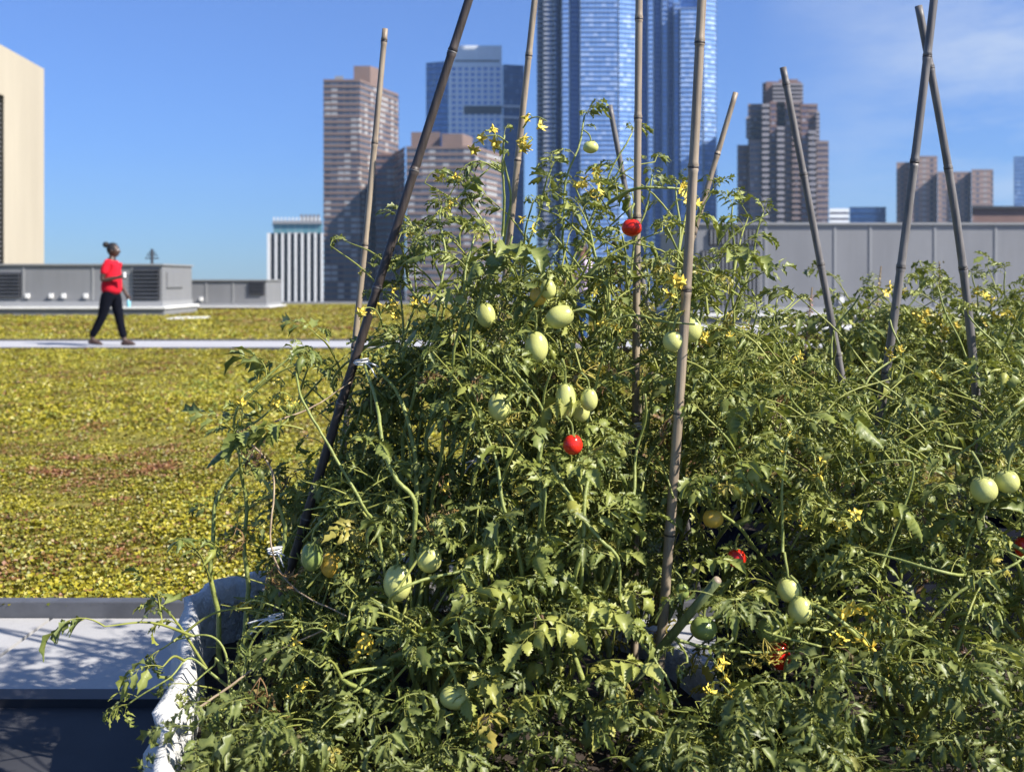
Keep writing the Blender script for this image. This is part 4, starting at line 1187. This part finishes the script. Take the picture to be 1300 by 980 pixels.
# hand-set stems that the photo shows clear of the leaves
def hero_stem(pl, pts, rad, m_='stem', clear=True, leaves=0, seed=0):
    w_ = smooth_path([P(*p) for p in pts], 7); n = len(w_)
    r = np.random.default_rng(seed)
    w_ = w_+r.normal(size=w_.shape)*.0005
    V, Fq = tube(w_, rad*.66*np.linspace(1.05, .6, n)*(1+.06*np.sin(np.arange(n)*1.3)), 8)
    obj('stem' if m_ == 'stem' else 'dry_stem', mesh_from('stem', V, Fq), pl['o'], M[m_])
    if clear:
        for q in w_[::2]:
            x_, y_, d_ = proj(q); KEEP.append((x_, y_, 2.5, d_-.01))
    for k in range(leaves):
        q = w_[int(r.random()*(n-1))]; a = r.random()*6.28
        side_leaf(pl, q, np.array([math.cos(a), -.4+math.sin(a)*.6, .3]), .08+.06*r.random(), r, 'h')
hero_stem(pA, [(500, 800, 2.0), (480, 680, 2.02), (460, 640, 2.0), (420, 570, 2.02), (385, 510, 2.05), (376, 475, 2.1)], .0055, leaves=5, seed=3)
hero_stem(pA, [(470, 636, 2.0), (430, 640, 2.0), (384, 648, 2.0)], .003, leaves=3, seed=4)
hero_stem(pB, [(522, 720, 2.0), (527, 640, 2.0), (505, 610, 2.0), (488, 575, 2.04), (478, 510, 2.12), (462, 462, 2.28)], .0075, leaves=3, seed=5)
hero_stem(pB, [(530, 640, 2.2), (524, 560, 2.22), (505, 500, 2.26), (478, 468, 2.3)], .0085, leaves=2, seed=6)
hero_stem(pB, [(518, 720, 2.0), (522, 760, 2.0), (520, 800, 2.02)], .005, seed=7)
hero_stem(pB, [(518, 700, 1.99), (508, 712, 1.98)], .003, seed=8); hero_stem(pB, [(520, 690, 1.99), (532, 708, 1.99)], .003, seed=8)
hero_stem(pA, [(300, 545, 2.25), (346, 600, 2.2), (344, 690, 2.15), (372, 745, 2.1), (440, 782, 2.0)], .0035, 'dry_stem', seed=9)
hero_stem(pA, [(350, 535, 2.2), (400, 515, 2.25), (445, 485, 2.3)], .0032, 'dry_stem', seed=10)
hero_stem(pN, [(250, 900, 1.95), (300, 865, 1.98), (350, 828, 2.02), (410, 800, 2.0)], .0038, 'dry_stem', seed=11)
hero_stem(pN, [(300, 775, 2.12), (325, 762, 2.1), (370, 780, 2.1), (395, 800, 2.1)], .003, seed=12, leaves=1)
hero_stem(pH, [(845, 808, 1.98), (900, 822, 1.97), (960, 828, 1.97), (1040, 824, 1.98)], .0055, seed=13)
hero_stem(pG, [(700, 590, 2.0), (735, 650, 1.95), (762, 685, 1.93), (785, 710, 1.93), (786, 762, 1.94)], .0065, seed=14, leaves=4)
hero_stem(pO, [(770, 775, 1.9), (800, 800, 1.9), (840, 850, 1.88), (862, 895, 1.86)], .005, seed=15, leaves=2)
hero_stem(pO, [(545, 845, 1.9), (600, 842, 1.9), (612, 862, 1.9), (606, 885, 1.9)], .0045, seed=16)
hero_stem(pE, [(760, 420, 2.1), (800, 400, 2.08), (840, 408, 2.05), (882, 412, 2.05)], .004, seed=17, leaves=3)
hero_stem(pD, [(770, 260, 2.45), (800, 242, 2.42), (830, 238, 2.4), (870, 240, 2.45)], .007, seed=18, leaves=4)
hero_stem(pC, [(638, 300, 2.25), (640, 250, 2.22), (638, 205, 2.2), (645, 190, 2.2)], .0045, seed=19)
hero_stem(pC, [(639, 220, 2.2), (610, 205, 2.2), (590, 212, 2.2), (577, 232, 2.2)], .003, seed=20, leaves=1)
hero_stem(pF, [(905, 330, 2.4), (930, 300, 2.4), (950, 285, 2.4), (975, 272, 2.4)], .0035, seed=21, leaves=2)
hero_stem(pH, [(994, 700, 2.0), (993, 620, 2.0), (1000, 560, 2.02), (1018, 540, 2.02)], .0045, seed=22, leaves=2)
hero_stem(pJ, [(1120, 720, 2.0), (1160, 600, 2.0), (1130, 585, 2.0), (1060, 600, 2.05)], .004, seed=23, leaves=3)
hero_stem(pK, [(1310, 505, 2.1), (1270, 540, 2.1), (1240, 560, 2.12), (1200, 590, 2.15)], .0045, seed=24, leaves=3)
hero_stem(pK, [(1222, 720, 2.05), (1232, 680, 2.05), (1255, 640, 2.03), (1260, 600, 2.03)], .004, seed=25, leaves=1)
hero_stem(pQ, [(1170, 800, 2.0), (1220, 750, 2.0), (1280, 720, 2.0), (1310, 700, 2.02)], .005, seed=26, leaves=2)
# cut green stake
sk = empty('cut_stalk', P(845, 815, 1.96)); tag(sk, 'thick cut green stalk poking up at a slant low among the leaves', 'stalk')
a_, b__ = P(840, 822, 2.0), P(911, 736, 1.9)
V, Fq = tube((np.array([a_-(b__-a_)*.5, a_, (a_+b__)/2, b__])-P(845, 815, 1.96)), [.009, .0095, .0085, .0085], 10)
obj('stalk', mesh_from('stalk', V, Fq), sk, M['cane_green'])
V, Fq = tube((np.array([b__, b__+(b__-a_)*.008])-P(845, 815, 1.96)), [.0078, .0074], 10); obj('cut_end', mesh_from('cut_end', V, Fq), sk, M['cane'])
for q in np.linspace(0, 1, 9): x_, y_, d_ = proj(a_+(b__-a_)*q); KEEP.append((x_, y_, 4, d_-.01))

# fill: leafy shoots through the volume of the hedge, each given to the nearest plant
SX = [180, 240, 290, 340, 385, 430, 470, 500, 550, 600, 650, 700, 750, 800, 850, 900, 935, 970, 1010, 1060, 1100, 1200, 1420]
SY = [930, 900, 800, 690, 590, 530, 470, 430, 392, 362, 342, 320, 315, 300, 305, 330, 365, 425, 475, 475, 465, 470, 470]
KA = np.array([(a, b, c, d) for a, b, c, d in KEEP])
def hidden_v(p, size):
    x, y, d_ = proj(p); sp_ = size*.45*F/d_
    return bool(np.any((d_ < KA[:, 3]) & (np.abs(KA[:, 0]-x) < KA[:, 2]+sp_) & (np.abs(KA[:, 1]-y) < KA[:, 2]+sp_)))
hidden = hidden_v
bases = np.array([p['base'][:2] for p in plants])
r = np.random.default_rng(77)
def fill(N, dlo, dhi, bias, top_off, size, kinds, xr=(200, 1380)):
    cnt = 0
    for _ in range(N):
        px = xr[0]+(xr[1]-xr[0])*r.random()
        top = np.interp(px, SX, SY)+top_off
        if top > 985: continue
        py = top+(1060-top)*r.random()
        f = np.clip((py-300)/600, 0, 1)
        dn = dlo-.30*f-.3*np.clip((py-850)/200, 0, 1)
        if px < 420: dn += .08
        d_ = dn+(dhi-dn)*r.random()**bias
        p = P(px, py, d_)
        if p[2] < .2: continue
        if bias > 1.2 and vnoise(px*.028, py*.028+d_, 1.0) < .42: continue
        if vnoise(px*.011+9, py*.014, 1.0) < .30 and d_ < 2.55: continue
        if px > 820 and py > 560 and vnoise(px*.02, py*.02+5, 1.0) < .42: continue
        # respect gaps: clumpy density
        if fbm(px*.012, py*.012+d_*2, 1.0) < (.43 if px > 850 and py > 560 else .385): continue
        if px < 330 and r.random() < .6: continue
        if p[0] < -.80+.12*(d_-2.2) or (px < 335 and 700 < py < 870): continue
        pl = plants[int(np.argmin(((bases-p[:2])**2).sum(1)))]
        az = r.random()*6.28; dv = np.array([math.cos(az), math.sin(az)-.15, .5*r.random()+.1]); dv /= np.linalg.norm(dv)
        if hidden_v(p, .05): continue
        Ls = .05+.09*r.random()
        sp_ = smooth_path([p-dv*Ls*.6-np.array([0, 0, .04]), p, p+dv*Ls], 3)
        pl['side'].add(*tube(sp_, np.linspace(.0028, .0012, len(sp_)), 4, cap=False))
        tint0 = .38+.8*(fbm(px*.02, py*.02, 1.0)-.5)+r.normal()*.12-.36*np.clip((py-600)/200, 0, 1)*np.clip((px-500)/350, 0, 1)  # leaf colour darkened towards the lower right to stand in for shade
        u = r.random(); dry = 0.0
        if u < .09: dry = .08+.3*r.random()
        elif u < .15: dry = .6+.4*r.random()
        for q in (2, 4, 6):
            pp = sp_[min(q, len(sp_)-1)]; a2 = az+r.normal()*1.4
            dv2 = np.array([math.cos(a2), math.sin(a2), .25+.35*r.normal()]); dv2 /= np.linalg.norm(dv2)
            sz = size[0]+(size[1]-size[0])*r.random()**1.5
            if hidden_v(pp+dv2*sz*.4, sz*.6): continue
            kd = 'd' if dry > .5 else kinds[int(r.random()*len(kinds))]
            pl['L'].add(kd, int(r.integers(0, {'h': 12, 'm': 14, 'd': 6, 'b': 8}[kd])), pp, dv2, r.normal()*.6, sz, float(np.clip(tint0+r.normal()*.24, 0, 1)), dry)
            cnt += 1
    return cnt
def drape(N, x0, x1, y0, y1, dlo, dhi):
    for _ in range(N):
        px, py, d_ = x0+(x1-x0)*r.random(), y0+(y1-y0)*r.random(), dlo+(dhi-dlo)*r.random(); p = P(px, py, d_)
        if hidden_v(p, .06): continue
        pl = plants[int(np.argmin(((bases-p[:2])**2).sum(1)))]; az = r.random()*6.28
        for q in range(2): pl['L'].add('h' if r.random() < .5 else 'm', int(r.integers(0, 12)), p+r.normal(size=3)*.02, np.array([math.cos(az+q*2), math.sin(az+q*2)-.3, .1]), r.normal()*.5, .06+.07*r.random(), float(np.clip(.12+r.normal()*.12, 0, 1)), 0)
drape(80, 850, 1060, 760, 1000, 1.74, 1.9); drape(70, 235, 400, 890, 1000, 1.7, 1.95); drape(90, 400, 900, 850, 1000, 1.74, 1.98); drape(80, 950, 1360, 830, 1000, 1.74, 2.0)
n_ = fill(3000, 2.22, 2.6, 1.4, 10, (.045, .125), 'hm')
n_ += fill(3600, 2.3, 2.95, 1.0, 35, (.05, .12), 'm')
print('fill leaves', n_)
SXb = SX; 
# rear row at right
def fill_rear(N):
    for _ in range(N):
        px = 900+480*r.random(); d_ = 3.3+.8*r.random()
        top = np.interp(px, [900, 980, 1050, 1100, 1200, 1300, 1400], [440, 440, 430, 400, 400, 385, 380])
        py = top+(560-top)*r.random()
        p = P(px, py, d_); pl = plants[14+int(np.argmin(((bases[14:17]-p[:2])**2).sum(1)))]
        for q in range(3):
            a2 = r.random()*6.28; dv2 = np.array([math.cos(a2), math.sin(a2), .3*r.normal()+.3]); sz = .06+.12*r.random()
            if hidden_v(p, sz): continue
            pl['L'].add('m', int(r.integers(0, 14)), p+r.normal(size=3)*.03, dv2, r.normal()*.5, sz, float(np.clip(.5+r.normal()*.15, 0, 1)), .15 if r.random() < .1 else 0)
fill_rear(420)
# broad single leaves seen close
for k in range(60):
    u_ = r.random()
    px = 560+300*r.random() if u_ < .5 else (380+850*r.random()); py = (600+320*r.random()) if u_ < .5 else (330+560*r.random())
    if py < np.interp(px, SX, SY)+25: continue
    d = 2.16-.3*np.clip((py-300)/600, 0, 1)+.06*r.random(); p_ = P(px, py, d); sz = .075+.06*r.random()
    if hidden_v(p_, sz*.8): continue
    pl = plants[int(np.argmin(((bases-p_[:2])**2).sum(1)))]; az = r.random()*6.28
    pl['side'].add(*tube(smooth_path([p_+np.array([0, .1, -.1]), p_+np.array([0, .04, -.02]), p_], 3), .0018, 4, cap=False))
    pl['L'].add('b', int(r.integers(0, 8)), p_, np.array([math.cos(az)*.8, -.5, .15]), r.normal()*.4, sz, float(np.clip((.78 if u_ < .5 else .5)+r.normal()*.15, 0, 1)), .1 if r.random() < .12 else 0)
for (pl, px, py, d, sz, t, az) in [(pO, 668, 790, 1.86, .13, .95, -.3), (pO, 715, 800, 1.86, .13, .95, -2.6), (pO, 735, 770, 1.88, .12, .9, .4), (pO, 758, 840, 1.86, .12, .9, -.4), (pE, 715, 590, 1.95, .1, .7, 1), (pC, 620, 320, 2.08, .16, .45, -.5),
     (pC, 655, 330, 2.1, .15, .4, 3.4), (pA, 385, 545, 2.0, .16, .5, -2.6), (pA, 360, 560, 2.02, .15, .35, 3.6), (pA, 440, 560, 1.98, .12, .5, 0), (pH, 1010, 530, 2.0, .17, .45, .2), (pH, 985, 520, 2.0, .15, .5, 3.0), (pJ, 1090, 640, 1.98, .14, .4, -.3), (pE, 905, 330, 2.03, .13, .6, 0.2)]:
    pl['L'].add('b', int(r.integers(0, 8)), P(px, py, d), np.array([math.cos(az), -.45, .1]), r.normal()*.3, sz, t, 0)
for (pl, px, py, d, sz, dr) in [(pA, 328, 560, 2.1, .10, .95), (pA, 318, 540, 2.1, .07, .8), (pA, 300, 670, 2.15, .09, .66), (pA, 350, 715, 2.1, .1, .66), (pN, 330, 860, 1.93, .12, .68), (pN, 345, 880, 1.9, .1, .62), (pB, 540, 650, 2.02, .1, .6), (pB, 560, 640, 2.03, .08, .6), (pF, 930, 395, 2.35, .1, .3), (pJ, 1125, 840, 1.93, .12, .3), (pQ, 970, 810, 1.93, .1, .35), (pH, 830, 870, 1.9, .1, .65), (pF, 995, 460, 2.3, .12, .1), (pF, 1005, 470, 2.3, .12, .2), (pO, 790, 860, 1.9, .1, .22)]:
    for k in range(3):
        pl['L'].add('d', int(r.integers(0, 6)), P(px, py, d), np.array([r.normal()*.5, -.3, -.5-.5*r.random()]), r.normal(), sz, .5, dr)

for i, pl in enumerate(plants):
    pl['L'].bake('foliage', pl['o'], pl['side'])
    # sets the origin of the empty at the foot of the plant
    b0 = Vector(pl['base']); pl['o'].location = b0
    for ch in pl['o'].children: ch.location = ch.location-b0

# dried seed spikes behind
def spike(px, py, d, h, lean, label, c):
    o = empty('flower_spike', P(px, py, d)-np.array([0, 0, h+.5])); tag(o, label, 'flower spike', 'dried flower spikes behind the tomatoes')
    mb = MB(); pts = smooth_path([(0, 0, 0), (lean*.3, 0, h*.5+.25), (lean, 0, h+.5)], 8); mb.add(*tube(pts, .003, 5)); obj('stalk', mb.mesh('stalk'), o, M['dry_stem'])
    mb = MB(); rr_ = np.random.default_rng(int(px))
    for k in range(110):
        q = rr_.random(); p = pts[int((.62+.38*q)*(len(pts)-1))]+rr_.normal(size=3)*np.array([.008, .008, .02])*(1.2-q*.6)
        dv = rr_.normal(size=3); Rm = rot_frame(dv)
        mb.add(p+np.array([(-.006, 0, 0), (0, -.004, .001), (.006, 0, 0), (0, .004, .001)])@Rm.T, [(0, 1, 2, 3)])
    obj('seed_head', mb.mesh('seed_head'), o, c)
PK = simple('dusty_pink_seed', (.42, .24, .2), .8, .2, 50); TN = simple('tan_seed', (.45, .36, .17), .8, .2, 50)
spike(1101, 338, 3.7, .25, .05, 'tall tan dried spike before the enclosure left of the long grey cane', TN)
spike(1012, 365, 3.4, .2, .05, 'dusty pink dried spike right of the low leaves by the enclosure', PK)
spike(1196, 332, 3.8, .2, -.01, 'tan dried spike standing between the two crossed canes', TN)
spike(1093, 380, 3.6, .15, .02, 'dusty pink dried spike in front of the tall tan one', PK)
spike(866+150, 430, 3.4, .12, -.03, 'short pink dried spike low beside the slanting grey cane', PK)

# ------------------------------------------------------------------ people
def skin(name, verts, edges, radii, m, parent, sub=2, root=0):
    me = bpy.data.meshes.new(name); me.from_pydata(verts, edges, []); o = bpy.data.objects.new(name, me); COL.objects.link(o)
    o.modifiers.new('s', 'SKIN'); sv = me.skin_vertices[0].data
    for i, r_ in enumerate(radii): sv[i].radius = r_ if isinstance(r_, tuple) else (r_, r_); sv[i].use_root = (i == root)
    o.modifiers['s'].use_smooth_shade = True
    s = o.modifiers.new('u', 'SUBSURF'); s.levels = sub; s.render_levels = sub
    dg_ = bpy.context.evaluated_depsgraph_get(); dg_.update()
    nm = bpy.data.meshes.new_from_object(o.evaluated_get(dg_)); bpy.data.objects.remove(o); nm.name = name
    nm.materials.clear(); nm.materials.append(m)
    nm.polygons.foreach_set('use_smooth', [True]*len(nm.polygons))
    return nm

def person(loc, rz, label, shirt_c, trouser_c, skin_c, hair_c, shoe_c, pose, s=1.0, bun=True):
    root = empty('person', loc, rz); root.scale = (s, s, s); tag(root, label, 'person')
    sk_ = simple('skin_tone', skin_c, .5, .08, 8); sh = simple('shirt_cloth', shirt_c, .9, .14, 12, bmp=.8, spec=.2); tr = simple('trouser_cloth', trouser_c, .95, .2, 14, bmp=.6, spec=.1); ha = simple('hair', hair_c, .6, .2, 60, bmp=.5); se = simple('shoe', shoe_c, .5)
    p = pose
    pel = (0, 0, .93); wa = (.015, 0, 1.06); ch = (.01, 0, 1.27); nb = (-.005, 0, 1.405); nk = (.015, 0, 1.47); hd = (.03, 0, 1.53)
    V = [pel, wa, ch, nb, nk, hd]; E = [(0, 1), (1, 2), (2, 3), (3, 4), (4, 5)]; Rr = [(.12, .11), (.11, .10), (.12, .11), (.09, .07), .055, .052]
    def chain(start, pts, rs):
        k = start
        for q, rr_ in zip(pts, rs): V.append(q); Rr.append(rr_); E.append((k, len(V)-1)); k = len(V)-1
        return k
    wr = {}
    for sd_, nm_ in ((-1, 'R'), (1, 'L')):
        k = chain(0, [p['hip'+nm_], p['knee'+nm_], p['ank'+nm_]], [.095, .062, .043])
        f = p['ank'+nm_]; up = p['toe'+nm_]
        k2 = chain(k, [(f[0]+up[0]*.5, f[1], f[2]-.045+up[1]*.5), (f[0]+up[0], f[1], f[2]-.06+up[1])], [.036, .026])
        k = chain(3, [(0, sd_*.17, 1.39), p['elb'+nm_], p['wri'+nm_]], [.062, .045, .028])
        wv = np.array(p['wri'+nm_]); dv = np.array(p['hdir'+nm_]); dv = dv/np.linalg.norm(dv); sv_ = np.cross(dv, [0, 0, 1.]); sv_ = sv_/(np.linalg.norm(sv_)+1e-6); nv = np.cross(sv_, dv)
        kp = chain(k, [tuple(wv+dv*.05)], [(.034, .018)])
        for fi in range(4):
            off = (fi-1.5)*.019; ln = (.036, .042, .04, .031)[fi]
            b0 = wv+dv*.085+nv*off
            chain(kp, [tuple(b0), tuple(b0+dv*ln*.8+sv_*.008*sd_), tuple(b0+dv*ln*1.2+sv_*.028*sd_)], [.0095, .0085, .007])
        chain(kp, [tuple(wv+dv*.045+nv*.034), tuple(wv+dv*.08+nv*.05+sv_*.01), ], [.011, .009])
        wr[nm_] = wv+dv*.08
    body = skin('body', V, E, Rr, sk_, root)
    # head with face, joined to the same mesh
    bm = bmesh.new(); bm.from_mesh(body)
    n0 = len(bm.verts)
    ret = bmesh.ops.create_uvsphere(bm, u_segments=24, v_segments=18, radius=1)
    for v in ret['verts']:
        x, y, z = v.co
        X = x*.098; Y = y*.076; Z = z*.118
        if z < -.1 and x > 0: X *= 1-.10*(-z); 
        if z < 0: Y *= 1+.28*z; 
        if x > .5:
            X += .004*math.exp(-((z+.75)/.2)**2)*2       # chin
            X += .024*math.exp(-(y/.17)**2)*math.exp(-((z+.12)/.2)**2)   # nose
            X -= .008*math.exp(-((abs(y)-.38)/.2)**2)*math.exp(-((z-.12)/.14)**2)  # eye sockets
            X += .008*math.exp(-(y/.3)**2)*math.exp(-((z+.48)/.12)**2)    # lips
        v.co = (X+.045, Y, Z+1.60)
    for sd_ in (-1, 1):
        e = bmesh.ops.create_uvsphere(bm, u_segments=8, v_segments=6, radius=1)
        for v in e['verts']: v.co = (v.co.x*.02+.035, v.co.y*.01+sd_*.077, v.co.z*.03+1.6)
    bm.to_mesh(body); bm.free()
    for pg in body.polygons: pg.use_smooth = True
    obj('body', body, root)
    for sd_ in (-1, 1):
        ebm = bmesh.new(); bmesh.ops.create_uvsphere(ebm, u_segments=8, v_segments=6, radius=.013, matrix=Matrix.Translation((.128, sd_*.03, 1.612)))
        me = bpy.data.meshes.new('eye'); ebm.to_mesh(me); ebm.free(); obj('eye', me, root, M['white'])
    # hair
    hb = bmesh.new(); rt = bmesh.ops.create_uvsphere(hb, u_segments=20, v_segments=14, radius=1)
    rn = random.Random(3)
    for v in rt['verts']:
        x, y, z = v.co; k = 1+rn.uniform(-.03, .03)
        v.co = (x*.103*k+.03, y*.083*k, z*.112*k+1.628)
    bmesh.ops.delete(hb, geom=[v for v in hb.verts if v.co.x > .1 and v.co.z < 1.68 or v.co.z < 1.555], context='VERTS')
    if bun:
        rt = bmesh.ops.create_uvsphere(hb, u_segments=12, v_segments=8, radius=1)
        for v in rt['verts']: k = 1+rn.uniform(-.12, .12); v.co = (v.co.x*.058*k-.085, v.co.y*.052*k, v.co.z*.05*k+1.705)
    else:
        rt = bmesh.ops.create_uvsphere(hb, u_segments=12, v_segments=8, radius=1)
        for v in rt['verts']: v.co = (v.co.x*.05-.06, v.co.y*.07, v.co.z*.13+1.52)
    me = bpy.data.meshes.new('hair'); hb.to_mesh(me); hb.free(); obj('hair', me, root, ha)
    # shirt
    V, E, Rr = [(0, 0, .84), (.01, 0, 1.02), (.02, 0, 1.16), (.012, 0, 1.29), (-.005, 0, 1.40), (.01, 0, 1.445)], [(0, 1), (1, 2), (2, 3), (3, 4), (4, 5)], [(.215, .19), (.195, .175), (.185, .165), (.17, .15), (.115, .09), (.066, .066)]
    for sd_, nm_ in ((-1, 'R'), (1, 'L')):
        e_ = np.array(p['elb'+nm_]); s_ = np.array([0, sd_*.17, 1.39]); m_ = s_+(e_-s_)*p.get('sleeve', .72)
        V += [tuple(s_), tuple(m_)]; Rr += [.08, .068]; E += [(4, len(V)-2), (len(V)-2, len(V)-1)]
    obj('shirt', skin('shirt', V, E, Rr, sh, root), root)
    # trousers
    V, E, Rr = [(0, 0, .98), (0, 0, .9)], [(0, 1)], [(.165, .145), (.17, .15)]
    for nm_ in ('R', 'L'):
        h_ = np.array(p['hip'+nm_]); k_ = np.array(p['knee'+nm_]); a_ = np.array(p['ank'+nm_])
        V += [tuple(h_), tuple((h_+k_)/2), tuple(k_), tuple((k_+a_)/2), tuple(a_+np.array([0, 0, .02]))]; n_ = len(V)
        Rr += [.12, .1, .078, .07, .062]; E += [(1, n_-5), (n_-5, n_-4), (n_-4, n_-3), (n_-3, n_-2), (n_-2, n_-1)]
    obj('trousers', skin('trousers', V, E, Rr, tr, root, root=1), root)
    for nm_ in ('R', 'L'):
        f = p['ank'+nm_]; up = p['toe'+nm_]
        V = [(f[0]-.055, f[1], f[2]-.055), (f[0]+.03, f[1], f[2]-.058+up[1]*.2), (f[0]+up[0]*.65, f[1], f[2]-.066+up[1]*.65), (f[0]+up[0]*1.15, f[1], f[2]-.07+up[1]*1.15)]
        obj('shoe', skin('shoe', V, [(0, 1), (1, 2), (2, 3)], [(.036, .036), (.04, .036), (.043, .026), (.03, .018)], se, root), root)
    return root, wr
walk = dict(hipR=(-.02, -.09, .88), kneeR=(-.11, -.09, .50), ankR=(-.30, -.08, .13), toeR=(.17, -.025), hipL=(.02, .09, .88), kneeL=(.10, .09, .49), ankL=(.19, .08, .095), toeL=(.17, 0),
            elbR=(-.07, -.23, 1.10), wriR=(.19, -.20, 1.15), hdirR=(1, .1, .12), elbL=(.04, .24, 1.1), wriL=(.17, .24, .86), hdirL=(.5, .0, -1))
d_p = 17.0
rt, wr = person((wx(141, d_p), d_p, .05), 0, 'person in a red polo shirt and black trousers walking along the path', (.62, .012, .03), (.005, .006, .012), (.06, .032, .024), (.012, .011, .012), (.05, .025, .02), walk, s=.985)
def local_obj(nm, me, root, off, m): 
    o = obj(nm, me, None, m); o.location = Vector(root.location)+Vector(off)*root.scale[0]; return o
mb = MB(); mb.add(*tube([(0, 0, -.04), (0, 0, .0), (0, 0, .04)], [.018, .021, .024], 10)); cp = mb.mesh('cup', smooth=True)
tag(local_obj('cup', cp, rt, (wr['R'][0]+.03, wr['R'][1], wr['R'][2]+.035), M['white']), 'small white cup in the raised hand of the person in red', 'cup')
BL = simple('pale_blue_plastic', (.25, .6, .75), .4)
bo = empty('bottle', Vector(rt.location)+Vector((wr['L'][0], wr['L'][1], wr['L'][2]-.14))*.985); tag(bo, 'pale blue bottle hanging from the lowered hand of the person in red', 'bottle')
mb = MB(); mb.add(*tube([(0, 0, 0), (0, 0, .01), (0, 0, .1), (0, 0, .12)], [.03, .033, .033, .015], 12)); obj('bottle_body', mb.mesh('bottle_body', smooth=True), bo, BL)
mb = MB(); mb.add(*tube([(0, 0, .12), (0, 0, .145)], [.015, .015], 10)); obj('cap', mb.mesh('cap'), bo, M['white'])
stand = dict(hipR=(0, -.09, .88), kneeR=(.02, -.09, .49), ankR=(0, -.1, .095), toeR=(.16, 0), hipL=(0, .09, .88), kneeL=(.05, .1, .49), ankL=(.03, .12, .095), toeL=(.16, 0),
            elbR=(.02, -.24, 1.1), wriR=(.22, -.16, 1.18), hdirR=(1, .4, .1), elbL=(.02, .24, 1.1), wriL=(.2, .16, 1.15), hdirL=(1, -.4, .1), sleeve=.9)
person((wx(741, 17), 17, .05), R(200), 'person in pale lilac top and blue jeans standing behind the tomato plants', (.68, .55, .72), (.05, .11, .25), (.35, .2, .14), (.03, .02, .02), (.3, .3, .32), stand, bun=False)
hm = bpy.data.materials.new('haze_air'); hm.use_nodes = True; nt = hm.node_tree; nt.nodes.clear()
o_ = nt.nodes.new('ShaderNodeOutputMaterial'); pv = nt.nodes.new('ShaderNodeVolumePrincipled')
pv.inputs['Color'].default_value = (.5, .74, 1, 1); pv.inputs['Density'].default_value = .00012; pv.inputs['Anisotropy'].default_value = .2
nt.links.new(pv.outputs[0], o_.inputs['Volume'])
hz_ = boxo('haze', -2500, 2500, -400, 3500, -35, 330, hm); hz_['kind'] = 'stuff'
print('done build')
